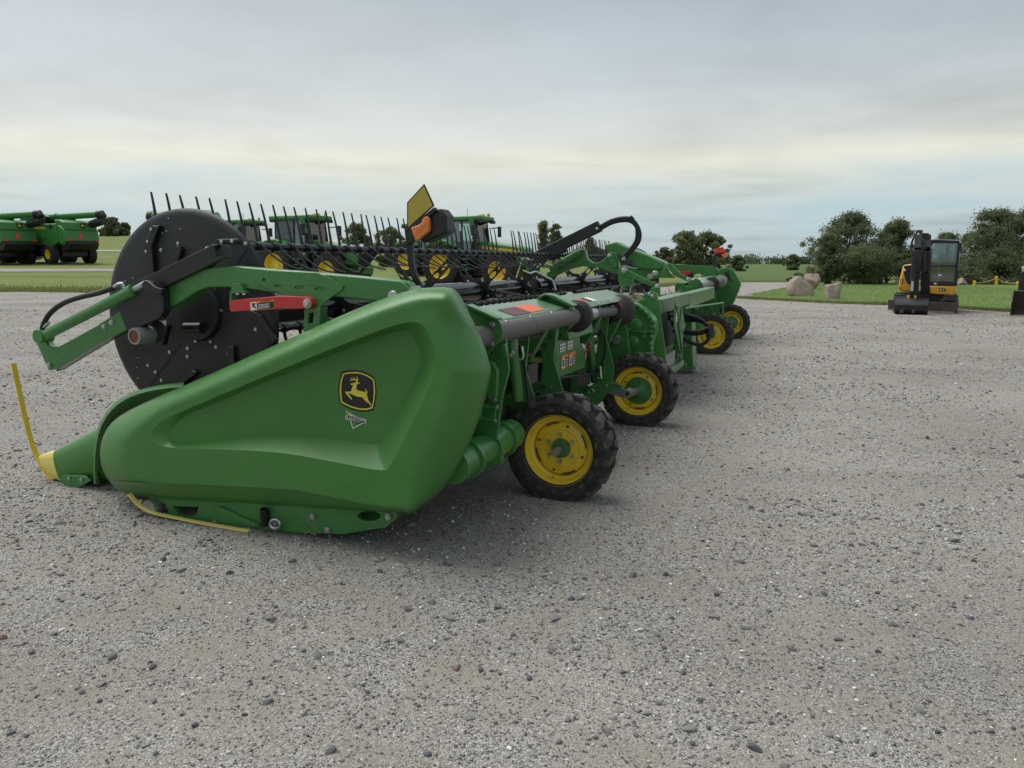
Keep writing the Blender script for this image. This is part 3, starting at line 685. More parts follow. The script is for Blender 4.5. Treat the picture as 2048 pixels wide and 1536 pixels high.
HALF = ((3.86, 10.0), (10.45, 16.55))
for u0, u1 in HALF:
    tb('reel_tube', 'black_gloss', [Lw(u0, RC.y, RC.z), Lw(u1, RC.y, RC.z)], .125, n=28)
disc(16.6)
BATS = [(3.30, 1.650), (4.12, 1.662), (3.14, 1.135), (4.38, 1.00), (3.72, .57)]
for f, w in BATS:
    for u0, u1 in HALF: tb('reel_bat', 'black_steel', [Lw(u0, f, w), Lw(u1, f, w)], .023, n=12)
# tines
def tine_mesh(path, r0, r1):
    mb = MB(); n = len(path); mb.tube(path, [r0+(r1-r0)*i/(n-1) for i in range(n)], 6); return mb
def lp(pts): return smooth_line([EF*a+EZ*b for a, b in pts], 2)
up_t = tine_mesh(lp([(0, .02), (.0, .06), (.015, .15), (.03, .25), (.055, .36)]), .0165, .0065)
sw = MB(); sw.tube(lp([(0, .028), (-.03, .01), (-.06, -.02), (-.13, -.075), (-.22, -.125), (-.29, -.145), (-.34, -.150)]), .0065, 6); sw.tube([EU*-.025, EU*.025], .030, 12)
lo = tine_mesh(lp([(0, -.015), (.0, -.05), (-.02, -.12), (-.045, -.2), (-.06, -.27)]), .013, .006); lo.tube([EU*-.022, EU*.022], .031, 10)
def tines(mb, name, f, w, du, off, m='black_steel'):
    src = None; c = 0
    for u0, u1 in HALF:
        u = u0+off
        while u < u1-.03:
            if src is None: src = mb.build(name, m, HD, local=True); o = src
            else: o = src.copy(); COL.objects.link(o)
            o.parent = HD; o.matrix_parent_inverse = PLACED[HD.name].inverted()
            j = random.gauss(0, 1)
            o.matrix_basis = Matrix.Translation(Lw(u, f, w)) @ Matrix.Rotation(j*.035, 4, EU) @ Matrix.Rotation(random.gauss(0, .03), 4, EF)
            u += du; c += 1
    return c
ct = [tines(up_t, 'tine', 4.12, 1.662, .142, .07), tines(sw, 'tine', 3.30, 1.650, .165, .08), tines(lo, 'tine', 3.14, 1.135, .165, .1)]
# spiders that carry the bats
def spider(u, name='reel_spider'):
    def fn(a, b): return Lw(u, RC.y+a, RC.z+b)
    pts = []; holes = []
    ang = sorted([math.atan2(w-RC.z, f-RC.y) for f, w in BATS]); rad = {math.atan2(w-RC.z, f-RC.y): math.hypot(w-RC.z, f-RC.y) for f, w in BATS}
    for i, a in enumerate(ang):
        r = rad[a]; nx = ang[(i+1) % len(ang)]+(2*math.pi if i == len(ang)-1 else 0)
        for rr, da in ((.17, -.40), (.22, -.20), (r*.6, -.10), (r+.01, -.05), (r+.035, 0), (r+.01, .05), (r*.6, .10), (.22, .20), (.17, .40)):
            pts.append((rr*math.cos(a+da), rr*math.sin(a+da)))
        m_ = (a+nx)/2; pts.append((.165*math.cos(m_), .165*math.sin(m_)))
        for r0, r1, dw in ((.25, .36, .055), (.40, .50, .035)):
            c = (r0+r1)/2; h = (r1-r0)/2; ca, sa = math.cos(a), math.sin(a)
            holes.append([(ca*(c+h*math.cos(t))-sa*(dw*.5*math.sin(t)), sa*(c+h*math.cos(t))+ca*(dw*.5*math.sin(t))) for t in np.linspace(0, 2*math.pi, 12, endpoint=False)])
    o = add(MB().plate(pts, holes, fn, EU*.012), name, 'black_steel', bevel=0)
    for i in range(5): bolt(Lw(u-.002, RC.y+.165*math.cos(i*1.257+.9), RC.z+.165*math.sin(i*1.257+.9)), BACK, .012)
for u in (5.35, 6.9, 8.4, 9.75, 10.9, 12.6, 14.4): spider(u)
tb('reel_stay', 'black_steel', [PU(990, 580, 7.0), PU(1048, 592, 8.2)], .012)

# ---------------- near reel arm and its fittings
AU = 3.50
ARM = plU('reel_arm', 'green_paint', [(325, 576), (356, 556), (395, 541), (425, 534), (464, 532), (532, 538), (598, 543), (645, 547), (704, 552), (801, 562), (817, 575), (826, 590), (790, 606), (762, 604), (700, 597), (661, 592), (600, 590), (561, 589), (512, 580), (454, 574), (415, 575), (395, 582), (356, 606), (327, 619)], AU, .11, bevel=.008)
GU = plU('arm_gusset', 'green_paint', [(507, 553), (532, 541), (635, 546), (660, 556), (686, 571), (684, 579), (661, 595), (646, 608), (638, 618), (625, 624), (611, 618), (608, 606), (612, 598), (600, 592), (567, 590), (512, 566)], AU-.012, .012, ARM, holes=[circ(528, 560, 3.2), circ(558, 572, 9, 3.6), circ(598, 575, 9.5, 3.8), circ(639, 578, 10, 4)], bevel=.004)
for c in [(558, 572), (598, 575), (639, 578)]: plU('slot_dimple', 'green_paint', circ(c[0], c[1], 9, 3.6), AU-.004, .003, GU, bevel=0)
plU('arm_knuckle', 'green_paint', [(800, 563), (815, 565), (842, 598), (835, 610), (795, 608)], AU+.02, .07, ARM)
add(MB().lathe([(0, -.02), (.026, -.02), (.03, -.014), (.03, .02), (0, .02)], PU(788, 592, AU-.005), EU, 20), 'pivot_pin', 'zinc', ARM)
plU('arm_foot', 'green_paint', [(461, 582), (464, 567), (480, 567), (486, 582), (492, 585), (458, 587)], AU-.03, .06, ARM)
plU('arm_foot', 'green_paint', [(459, 586), (463, 586), (463, 602), (459, 604)], AU-.02, .05, ARM)
for p in [(475, 587), (488, 587)]: bolt(PU(*p, AU-.03), -EZ, .010)
LK = plU('safety_lock', 'red_paint', [(458, 605), (459, 602), (500, 597), (561, 592), (612, 594), (620, 598), (623, 607), (620, 615), (612, 617), (586, 618), (570, 617), (560, 616), (552, 618), (500, 621), (463, 624), (460, 622)], AU-.06, .05, bevel=.006)
plU('warning_label', 'orange_label', [(499, 603.5), (548, 598.5), (549, 617.5), (501, 622)], AU-.0625, .002, LK, bevel=0)
plU('warning_text_panel', 'black_sticker', [(514, 607), (547, 603), (547.5, 616), (515, 619.5)], AU-.0637, .001, LK, bevel=0)
plU('warning_pictogram', 'white_sticker', [(500.5, 605.5), (512.5, 604), (514, 619), (502, 620.5)], AU-.0637, .001, LK, bevel=0)
plU('warning_pictogram_figure', 'black_sticker', [(503, 607), (511, 606), (511, 608.5), (508.5, 609), (510, 612), (512.5, 617), (510, 617.5), (507, 613), (504.5, 616), (503.5, 615), (505.5, 610), (503, 609.5)], AU-.0645, .0006, LK, bevel=0)
a, b = PU(520, 605.2, AU-.0645), PU(543, 602.4, AU-.0645); text('WARNING', 'warning_lettering', 'black_sticker', a, b-a, PU(520, 600, AU-.0645)-a, (b-a).length*.21, LK)
for i in range(4):
    y = 609+i*2.4; plU('warning_line', 'white_sticker', [(516, y+.4), (540-3*(i % 2), y-2.0), (540-3*(i % 2), y-1.1), (516, y+1.3)], AU-.0645, .0006, LK, bevel=0)
bolt(PU(614.5, 607, AU-.062), BACK, .020)
plU('lock_clevis', 'green_paint', [(608, 618), (640, 615), (640, 640), (636, 664), (606, 664), (608, 640)], AU-.02, .07, holes=[[(617, 626), (627, 625), (625, 646), (615, 647)]])
tb('lift_cylinder_rod', 'black_steel', [PU(622, 624, AU+.02), PU(612, 690, AU+.02)], .024)
# black carrier bracket, slide bar and fore-aft cylinder
plU('slide_bar', 'black_plastic', [(278, 560), (424, 489), (443, 489), (450, 515), (327, 575), (300, 590)], AU-.035, .07, holes=[[(428, 494), (440, 490.5), (446, 513), (434, 514)]], bevel=.006)
BKT = plU('carrier_bracket', 'black_plastic', [(234, 614), (262, 594), (287, 577), (324, 577), (327, 622), (318, 637), (290, 650), (258, 663), (252, 657), (247, 645)], AU-.06, .06, bevel=.006)
add(MB().tube(smooth_line([PU(x, y, AU-.065) for x, y in [(288, 565), (292, 560), (300, 567), (312, 576), (322, 577), (325, 574), (309, 561), (306, 570)]], 1), .004, 6), 'bracket_lip', 'black_steel', BKT)
plU('carrier_hook', 'black_plastic', [(282, 568), (288, 560), (296, 562), (310, 574), (324, 578), (322, 590), (300, 588), (284, 578)], AU-.09, .04, bevel=.006)
BM = plU('front_arm_beam', 'green_paint', [(69, 678), (84, 673), (96, 690), (104, 694), (118, 693), (198, 649), (239, 624), (252, 660), (208, 680), (115, 738), (97, 741)], AU-.03, .05, bevel=.006)
plU('beam_sleeve', 'green_paint', [(198, 648), (240, 622), (253, 660), (209, 681)], AU-.037, .012, BM, bevel=.004)
plU('beam_underside', 'black_steel', [(112, 736), (208, 679), (245, 660), (246, 664), (210, 684), (114, 742)], AU+.022, .05, BM)
for p in [(208, 653), (223, 645), (83, 676), (98, 730)]: bolt(PU(*p, AU-.04), BACK, .013)
plU('rod_slot', 'green_paint', [(186, 667), (198, 661), (198, 666), (186, 672)], AU-.033, .006, BM, bevel=.002)
CY = tb('tilt_cylinder', 'green_paint', [PU(88, 672, AU-.06), PU(268, 580, AU-.06)], .034, n=20)
tb('cylinder_collar', 'green_paint', [PU(258, 585, AU-.06), PU(268, 580, AU-.06)], .039, CY, n=20)
tb('cylinder_rod', 'steel', [PU(266, 581, AU-.06), PU(292, 566, AU-.06)], .018, CY, n=16)
add(MB().tube([PU(86, 672, AU-.06)+EU*-.04, PU(86, 672, AU-.06)+EU*.05], .045, 20), 'cylinder_eye', 'green_paint', CY)
for a, b in [((252, 588), (245, 570)), ((101, 664), (100, 656))]: tb('hose_port', 'green_paint', [PU(*a, AU-.06), PU(*b, AU-.06)], .014, CY)
tb('hose_fitting', 'zinc', [PU(x, y, AU-.06) for x, y in [(249, 578), (246, 567), (238, 568), (224, 577)]], .012, n=10)
tb('hose_fitting', 'zinc', [PU(x, y, AU-.06) for x, y in [(82, 670), (80, 660), (86, 656), (97, 646)]], .012, n=10)
tb('hydraulic_hose', 'hose', [PU(x, y, AU-.06) for x, y in [(84, 660), (88, 645), (100, 625), (125, 606), (160, 594), (200, 586), (228, 575)]], .0165, n=12, k=3)
RL = add(MB().lathe([(.038, -.06), (.050, -.06), (.052, -.05), (.052, .08)], PU(284, 671, AU-.05), EU, 28), 'roller', 'grey_cast')
add(MB().lathe([(0, -.056), (.038, -.056)], PU(284, 671, AU-.05), EU, 28), 'roller_core', 'rust', RL)
plU('roller_mount', 'black_steel', [(290, 650), (318, 640), (335, 650), (325, 690), (300, 695), (285, 690)], AU+.02, .04)
plU('mount_tab', 'zinc', [(321, 642), (332, 640), (332, 652)], AU-.01, .004, bevel=0)

# ---------------- warning marker with reflector and amber lamps
def marker(u, sc_pts, far=False):
    P = lambda x, y, du=0: PU(x, y, u+du)
    post = MB(); pp = smooth_line([P(x, y) for x, y in [(820, 482), (822, 520), (827, 548), (842, 580)]], 2)
    for i in range(len(pp)-1): post.bar(pp[i], pp[i+1]+(pp[i+1]-pp[i])*.05, .036, .02, EU)
    o = add(post, 'marker_post', 'black_steel')
    add(MB().prism([P(x, y) for x, y in [(814, 405), (848, 368), (868, 411), (814, 460)]], EU*.008), 'marker_plate', 'black_steel', o)
    add(MB().prism([P(x, y, -.003) for x, y in [(816, 406), (847.5, 372), (865, 411), (816, 455)]], EU*.002), 'reflector_sheet', 'reflector_yellow', o)
    plU('marker_bracket', 'black_steel', [(809, 462), (868, 414), (872, 420), (832, 460), (826, 484), (812, 490)], u-.02, .03, o)
    plU('lamp_housing', 'black_plastic', [(838, 446), (868, 420), (880, 416), (892, 432), (893, 464), (880, 472), (846, 486), (836, 476)], u+.0, .11, o, bevel=.012)
    plU('amber_lens', 'orange_lens', [(821, 455), (834, 451), (842, 446), (845, 437), (853, 432), (857, 436), (857, 462), (832, 483), (829, 480)], u-.035, .035, o, bevel=.006)
    plU('amber_lens', 'orange_lens', [(885, 431), (892, 433), (894, 462), (886, 468)], u+.11, .04, o, bevel=.006)
    for k in range(5): plU('lens_rib', 'orange_lens', [(829+k*5, 474-k*4), (830.5+k*5, 473-k*4), (833+k*5, 458-k*4), (831.5+k*5, 458-k*4)], u-.038, .003, o, bevel=0)
marker(3.75, None)
tb('arm_pin', 'zinc', [PU(822, 580, AU-.02), PU(838, 576, AU+.05)], .014)

# ---------------- wheels
def tyre_mb(Rt, Wd, Ri, lug=.042, n=17):
    h = Wd/2; sh = Rt-Ri
    prof = [(Ri-.012, -h*.60), (Ri+.005, -h*.80), (Ri+sh*.25, -h*.96), (Ri+sh*.5, -h), (Ri+sh*.72, -h*.96), (Ri+sh*.86, -h*.86), (Rt-lug, -h*.70), (Rt-lug*.8, -h*.3), (Rt-lug*.8, 0), (Rt-lug*.8, h*.3), (Rt-lug, h*.7), (Ri+sh*.86, h*.86), (Ri+sh*.72, h*.96), (Ri+sh*.5, h), (Ri+sh*.25, h*.96), (Ri+.005, h*.8), (Ri-.012, h*.6)]
    mb = MB().lathe(prof, (0, 0, 0), (1, 0, 0), 72)
    mb.lathe([(Ri+sh*.62, -h*1.0), (Ri+sh*.645, -h*1.02), (Ri+sh*.67, -h*.985)], (0, 0, 0), (1, 0, 0), 72)
    mb.nbase = len(mb.f)
    for sgn in (-1, 1):
        for i in range(n):
            a0 = 2*math.pi*(i+(.5 if sgn > 0 else 0))/n; wd = 2*math.pi/n*.36; st = []
            for t, dr, da in ((-.04, 0, .0), (.28, .002, .10), (.45, .0, .13), (.72, -.004, .30), (.90, -.012, .33), (.99, -.040, .34)):
                x = sgn*h*t*.99; r1 = Rt+dr-(0 if t < .8 else .002); r0 = r1-lug*1.35; ac = a0+da*2*math.pi/n
                st.append([(x, r0, ac-wd*.62), (x, r1, ac-wd*.5), (x, r1, ac+wd*.5), (x, r0, ac+wd*.62)])
            vs = [Vector((x, r*math.cos(a), r*math.sin(a))) for s_ in st for x, r, a in s_]; m = len(st); fs = []
            for q in range(m-1): fs += [[q*4+j, q*4+(j+1) % 4, (q+1)*4+(j+1) % 4, (q+1)*4+j] for j in range(4)]
            fs += [[3, 2, 1, 0], [(m-1)*4+j for j in range(4)]]; mb.add(vs, fs)
    return mb
def rim_mb(Ri, Wd, dish=.5):
    h = Wd/2; mb = MB()
    mb.lathe([(Ri+.004, -h*.82), (Ri+.012, -h*.78), (Ri+.008, -h*.70), (Ri-.012, -h*.68), (Ri-.022, -h*.5), (Ri-.028, -h*.30), (Ri-.045, -h*.22), (Ri-.048, h*.5), (Ri+.004, h*.75)], (0, 0, 0), (1, 0, 0), 64)
    mb.lathe([(Ri-.046, h*.10), (Ri-.055, -h*.05), (Ri-.070, -h*.10), (.56*Ri, -h*.16), (.53*Ri, -h*.10), (.28*Ri, -h*.10), (.26*Ri, -h*.04)], (0, 0, 0), (1, 0, 0), 64)
    return mb
def header_wheel(p, rough, front_hub=True, seed=0, R_=.365, W_=.25):
    Ri = .232; M = Matrix.Translation(p) @ Matrix(((EU.x, EF.x, 0, 0), (EU.y, EF.y, 0, 0), (0, 0, 1, 0), (0, 0, 0, 1))) @ Matrix.Rotation(seed, 4, 'X')
    w = rim_mb(Ri, W_).build('wheel', 'yellow_paint', HD, local=True); w.matrix_parent_inverse = PLACED[HD.name].inverted(); w.matrix_basis = M
    tm = tyre_mb(R_, W_, Ri); ty = tm.build('tyre', rough, w, local=True); ty.data.materials.append(MATS['rubber_tread'])
    ty.data.polygons.foreach_set('material_index', [0 if i < tm.nbase else 1 for i in range(len(ty.data.polygons))])
    h = MB(); x0 = -.03
    if front_hub:
        h.lathe([(.0, -.15), (.024, -.15), (.027, -.14), (.027, -.05)], (0, 0, 0), (1, 0, 0), 20); o = h.build('axle_end', 'grey_cast', w, local=True)
        MB().lathe([(.028, -.045), (.06, -.045), (.062, -.02), (.062, .02)], (0, 0, 0), (1, 0, 0), 24).build('hub', 'green_paint', w, local=True)
    else:
        MB().lathe([(.0, -.05), (.04, -.05), (.05, -.045), (.125, -.04), (.13, -.034), (.13, .0)], (0, 0, 0), (1, 0, 0), 32).build('hub', 'green_paint', w, local=True)
    for i in range(6):
        nuts = MB()
        a = i*math.pi/3+.3; rr = .092 if front_hub else .1
        nuts.lathe([(0, -.045), (.011, -.045), (.013, -.035), (.013, -.01)], (0 if front_hub else -.012, rr*math.cos(a), rr*math.sin(a)), (1, 0, 0), 6)
        nuts.build('wheel_nut', 'zinc' if front_hub else 'green_paint', w, local=True)
    for i in range(4):                      # ventilation slots between disc and rim
        sl = MB(); pts = [Vector((-.016, (Ri-.061)*math.cos(i*math.pi/2+.75+k*.09), (Ri-.061)*math.sin(i*math.pi/2+.75+k*.09))) for k in range(7)]; sl.tube(pts, .0045, 6); sl.build('rim_slot', 'interior', w, local=True)
        a = i*math.pi/2+.1; MB().box((-.0225, .155*math.cos(a), .155*math.sin(a)), (.003, .007, .007), (Vector((1, 0, 0)), Vector((0, math.cos(a), math.sin(a))), Vector((0, -math.sin(a), math.cos(a))))).build('rim_hole', 'interior', w, local=True)
    MB().tube([(-.055, 0, -Ri+.035), (-.075, 0, -Ri+.055)], .006, 8).build('valve_stem', 'steel', w, local=True)
    return w
WZ = .345
header_wheel(Lw(4.60, 1.46, WZ), 'rubber_dusty', True, .2)
header_wheel(Lw(7.02, 1.46, WZ), 'rubber_dusty', False, .45)
header_wheel(Lw(13.05, 1.50, WZ), 'rubber_dusty', True, .1)
header_wheel(Lw(15.85, 1.44, WZ), 'rubber_dusty', False, .7)
# ---------------- rear frame of the near wing
def bx(name, m, u, f, w, bevel=.006, parent=None):       # box by ranges in header coordinates
    c = Lw((u[0]+u[1])/2, (f[0]+f[1])/2, (w[0]+w[1])/2)
    return add(MB().box(c, (abs(u[1]-u[0])/2, abs(f[1]-f[0])/2, abs(w[1]-w[0])/2), (EU, EF, EZ)), name, m, parent, bevel=bevel)
def pU(name, m, fw, u, th=.01, holes=(), bevel=.003, parent=None):      # plate across the header, outline in (forward, up)
    return add(MB().plate(fw, holes, lambda a, b: Lw(u, a, b), EU*th), name, m, parent, bevel=bevel)
def pFu(name, m, uw, f, th=.01, holes=(), bevel=.003, parent=None):     # plate along the header, outline in (along, up)
    return add(MB().plate(uw, holes, lambda a, b: Lw(a, f, b), EF*th), name, m, parent, bevel=bevel)
for u0, u1 in ((3.5, 7.45), (12.65, 16.6)):
    bx('back_sheet', 'black_steel' if u0 < 5 else 'green_paint', (u0, u1), (2.06, 2.08), (.30, 1.20))  # near wing's sheet is coloured black to imitate the shaded inside
    tb('lower_tube', 'green_paint', [Lw(u0, 1.72, .47), Lw(4.35 if u0 < 5 else u1, 1.72, .47)], .095, n=24)
    bx('upper_beam', 'green_paint', (u0, u1), (1.92, 2.05), (1.08, 1.22))
    bx('draper_belt', 'belt', (u0+.1, u1), (2.1, 3.7), (.42, .45))
    add(MB().prism([Lw(u0+.05, 2.09, .95), Lw(u0+.05, 2.12, .95), Lw(u0+.05, 2.5, .46), Lw(u0+.05, 2.46, .46)], EU*(u1-u0-.1)), 'rear_apron', 'black_plastic')
    bx('cutterbar', 'green_paint', (u0, u1), (3.75, 4.05), (.06, .14))
for u in np.arange(3.6, 7.4, .09): pass
dk = [(3.60, 5.28), (5.42, 7.35), (12.8, 14.6), (14.75, 16.6)]
for a, b in dk:                                            # sloping top sheets
    add(MB().prism([Lw(a, 1.88, 1.285), Lw(a, 1.665, 1.222), Lw(a, 1.65, 1.19), Lw(a, 1.66, 1.19), Lw(a, 1.675, 1.212), Lw(a, 1.88, 1.272)], EU*(b-a)), 'top_sheet', 'green_dusty_sheen_tint', bevel=.003)
def stick(name, m, u0, u1, t0, t1, lift=.003):
    q = lambda u, t: Lw(u, 1.88+(1.665-1.88)*t, 1.285+(1.222-1.285)*t+lift)
    add(MB().add([q(u0, t0), q(u1, t0), q(u1, t1), q(u0, t1)], [[0, 1, 2, 3]]), name, m, smooth=0)
stick('reflector_strip', 'maroon_sticker', 4.30, 4.60, .40, .95); stick('reflector_strip', 'orange_sticker', 4.61, 4.90, .35, .92)
stick('reflector_strip', 'orange_sticker', 5.62, 6.0, .55, .92); stick('warning_decal', 'black_sticker', 6.02, 6.14, .5, .9); stick('warning_decal', 'white_sticker', 6.15, 6.26, .5, .9)
# end bracket, hinge bracket and the drive tube
plU('tube_bracket', 'green_paint', [(926, 612), (935, 610), (993, 637), (1003, 650), (1006, 665), (1003, 680), (990, 692), (974, 712), (955, 700), (938, 650)], 3.72, .012, bevel=.004)
plU('bracket_lip', 'green_paint', [(926, 611), (935, 609), (996, 637), (993, 641)], 3.66, .07, bevel=.003)
for p in [(985, 648), (983, 687)]: bolt(PU(*p, 3.715), BACK, .014)
plU('hinge_bracket', 'green_paint', [(1066, 606), (1078, 592), (1090, 588), (1105, 592), (1146, 612), (1157, 628), (1150, 648), (1128, 668), (1117, 660), (1128, 640), (1096, 632)], 5.36, .015, bevel=.004)
plU('hinge_bracket_lip', 'green_paint', [(1066, 607), (1078, 592), (1090, 587), (1105, 590), (1146, 611), (1144, 615), (1104, 596), (1090, 592), (1080, 597), (1069, 609)], 5.26, .12, bevel=.003)
TF = 1.70
tb('drive_tube', 'grey_tube', [PU(946, 672, 3.45)*0+Lw(3.45, 1.62, 1.160), Lw(5.42, 1.64, 1.150)], .058, n=28)
tb('tube_joint', 'grey_tube', [Lw(4.43, 1.63, 1.155), Lw(4.45, 1.63, 1.155)], .060, n=28)
plU('tube_flange', 'zinc', [(1126, 640), (1136, 618), (1146, 610), (1149, 618), (1146, 648), (1138, 658)], 5.34, .008)
for p in [(1139, 621), (1134, 649)]: bolt(PU(*p, 5.335), BACK, .013)
add(MB().lathe([(.058, -.02), (.10, -.02), (.118, 0), (.125, .04), (.12, .11), (.10, .14), (.06, .15)], Lw(5.48, 1.65, 1.145), EU, 32), 'rubber_coupling', 'rubber')
t0, t1 = Lw(5.62, 1.66, 1.143), Lw(7.0, 1.70, 1.10)
tb('drive_tube', 'steel', [t0, t0.lerp(t1, .34)], .052, n=24); tb('drive_tube', 'grey_tube', [t0.lerp(t1, .34), t1], .047, n=24)
dv = (t1-t0).normalized()
add(MB().lathe([(.05, 0), (.075, .01), (.085, .05), (.10, .08), (.105, .12), (.135, .17), (.15, .22), (.15, .34), (.14, .36)], t1-dv*.12, dv, 32), 'rubber_boot', 'rubber')
tb('boot_clamp', 'red_paint', [t1-dv*.10+(EZ*math.cos(a)+EF*math.sin(a))*.088 for a in np.linspace(-1.2, 1.2, 10)], .006, n=6)
# uprights of the wing
def upright(u, m='green_paint'):
    pU('upright', m, [(1.66, .36), (1.78, .32), (2.06, .32), (2.06, 1.2), (1.74, 1.2), (1.70, 1.05), (1.72, .85), (1.64, .6)], u, .014, holes=[[(1.80, .40), (1.98, .40), (1.98, .58), (1.84, .60)], [(1.82, .68), (1.98, .66), (1.98, .98), (1.86, 1.02), (1.80, .84)]], bevel=.003)
for u in (4.62, 5.2, 6.75, 13.2, 14.6, 15.4): upright(u)
# near-end side wall behind the shield
plU('end_wall', 'green_paint', [(905, 640), (975, 700), (1012, 676), (1018, 740), (1004, 800), (993, 880), (960, 900), (920, 905), (880, 940), (850, 960), (850, 700)], 3.90, .02, bevel=.004)
plU('end_wall_cover', 'green_paint', [(950, 730), (985, 722), (996, 742), (994, 790), (985, 808), (960, 800), (946, 780)], 3.86, .03, bevel=.01)
plU('end_wall_slot', 'interior', [(955, 792), (972, 792), (982, 802), (970, 806), (954, 800)], 3.858, .004, bevel=0)
add(MB().tube([PU(x, y, 3.84) for x, y in [(963, 812), (992, 816), (988, 840), (960, 836), (963, 812)]], .008, 8), 'wire_latch', 'green_paint')
for p in [(993, 814), (990, 842), (1008, 698), (968, 797), (990, 800), (1025, 706), (1021, 712)]: bolt(PU(*p, 3.85), BACK, .010)
plU('tube_brace', 'green_paint', [(1001, 690), (1010, 688), (1014, 712), (1006, 716)], 3.8, .02)
# drum with straps below
for u, m in ((3.66, 'green_paint'), (3.92, 'green_paint'), (4.16, 'green_paint')):
    add(MB().lathe([(.095, 0), (.112, 0), (.112, .03), (.095, .03)], Lw(u, 1.72, .47), EU, 28), 'tube_strap', m)
plU('decal_strip', 'maroon_sticker', [(930, 922), (944, 915), (948, 905), (936, 912)], 3.82, .004, bevel=0)
plU('lower_shield', 'green_paint', [(840, 985), (905, 960), (952, 945), (1003, 930), (1003, 900), (960, 900), (900, 920)], 4.0, .05, bevel=.006)
# lift cylinders, arms, hoses
c1 = tb('lift_cylinder', 'green_paint', [PU(1024, 690, 4.35), PU(1036, 800, 4.42)], .036, n=20)
tb('cylinder_cap', 'green_paint', [PU(1022, 676, 4.35), PU(1024, 700, 4.35)], .043, c1, n=20)
tb('hydraulic_hose', 'hose', [PU(x, y, 4.4) for x, y in [(1017, 676), (1030, 676), (1042, 692), (1046, 712), (1050, 740), (1054, 770), (1057, 800)]], .010, n=10, k=2)
tb('hydraulic_hose', 'hose', [PU(x, y, 4.42) for x, y in [(1019, 680), (1030, 683), (1040, 698), (1043, 710)]], .010, n=10, k=2)
tb('hose_fitting', 'zinc', [PU(x, y, 4.38) for x, y in [(1043, 693), (1046, 712), (1044, 717), (1034, 718)]], .011, n=10)
c2 = tb('lift_cylinder', 'green_paint', [PU(1180, 690, 6.75), PU(1190, 764, 6.8)], .040, n=20)
tb('cylinder_cap', 'green_paint', [PU(1178, 660, 6.75), PU(1180, 694, 6.75)], .044, c2, n=20)
tb('hydraulic_hose', 'hose', [PU(x, y, 6.7) for x, y in [(1176, 640), (1192, 648), (1205, 665), (1212, 680), (1211, 705), (1204, 730), (1201, 742)]], .011, n=10, k=2)
tb('hydraulic_hose', 'hose', [PU(x, y, 6.72) for x, y in [(1174, 644), (1186, 656), (1191, 664)]], .011, n=10, k=1)
tb('hose_fitting', 'zinc', [PU(x, y, 6.7) for x, y in [(1188, 648), (1193, 660), (1190, 668), (1183, 669)]], .014, n=10)
tb('hose_fitting', 'zinc', [PU(x, y, 6.68) for x, y in [(1200, 732), (1201, 750), (1203, 756), (1194, 757)]], .014, n=10)
WA = plU('wheel_arm', 'green_paint', [(1166, 790), (1172, 778), (1193, 763), (1205, 762), (1241, 769), (1242, 776), (1215, 786), (1200, 806), (1192, 812), (1172, 806), (1166, 800)], 6.70, .05, bevel=.005)
tb('arm_ring', 'zinc', [PU(1182+5*math.cos(a), 783+5*math.sin(a), 6.69) for a in np.linspace(0, 6.283, 16)], .005, WA, n=6)
for p in [(1212, 772), (1235, 767)]: bolt(PU(*p, 6.695), BACK, .013)
plU('spindle_bracket', 'zinc', [(1209, 784), (1238, 778), (1247, 776), (1249, 795), (1242, 795)], 6.72, .04, WA)
tb('wheel_spindle', 'grey_cast', [Lw(6.72, 1.50, .36), Lw(7.0, 1.46, WZ)], .036, WA, n=20)
add(MB().lathe([(.022, -.02), (.038, -.02), (.042, -.01), (.042, .1)], Lw(6.70, 1.50, .362), EU, 20), 'spindle_cap', 'grey_cast', WA)
bx('wheel_arm', 'green_paint', (4.78, 4.85), (1.45, 2.0), (.28, .44)); bx('wheel_arm', 'green_paint', (13.2, 13.27), (1.5, 2.0), (.3, .45)); bx('wheel_arm', 'green_paint', (15.6, 15.67), (1.44, 2.0), (.3, .45))
tb('wheel_axle', 'grey_cast', [Lw(4.60, 1.46, WZ), Lw(4.85, 1.46, WZ)], .035); tb('wheel_axle', 'grey_cast', [Lw(13.05, 1.50, WZ), Lw(13.25, 1.50, WZ)], .035); tb('wheel_axle', 'grey_cast', [Lw(15.6, 1.44, WZ), Lw(15.85, 1.44, WZ)], .035)
# diagonal frame and the control panel with its decals
plU('frame_post', 'green_paint', [(1062, 680), (1078, 676), (1112, 652), (1104, 690), (1090, 778), (1080, 782), (1086, 720), (1070, 724), (1040, 730), (1040, 716), (1078, 712)], 5.3, .03)
plU('frame_flange', 'green_paint', [(1108, 652), (1115, 650), (1092, 780), (1087, 780)], 5.24, .07)
for p in [(1095, 695), (1095, 703)]: bolt(PU(*p, 5.235), BACK, .012)
add(MB().box(PU(1074, 720, 5.28), (.004, .07, .02), (EU, EF, EZ)), 'yellow_tag', 'yellow_pale')
plU('painted_shade_plate', 'black_steel', [(1030, 690), (1086, 690), (1078, 790), (1030, 800)], 5.5, .02)  # black plate that paints in the shade behind the frame post
PN = pFu('control_panel', 'green_paint', [(5.45, .66), (6.3, .64), (6.3, .80), (6.12, .86), (6.12, 1.06), (5.5, 1.08)], 1.79, .03, bevel=.006)
add(MB().prism([Lw(5.46, 1.80, 1.09), Lw(5.46, 1.70, 1.06), Lw(5.46, 1.68, .97), Lw(5.46, 1.71, .955), Lw(5.46, 1.80, .97)], EU*.68), 'panel_hood', 'green_paint', PN, bevel=.005)
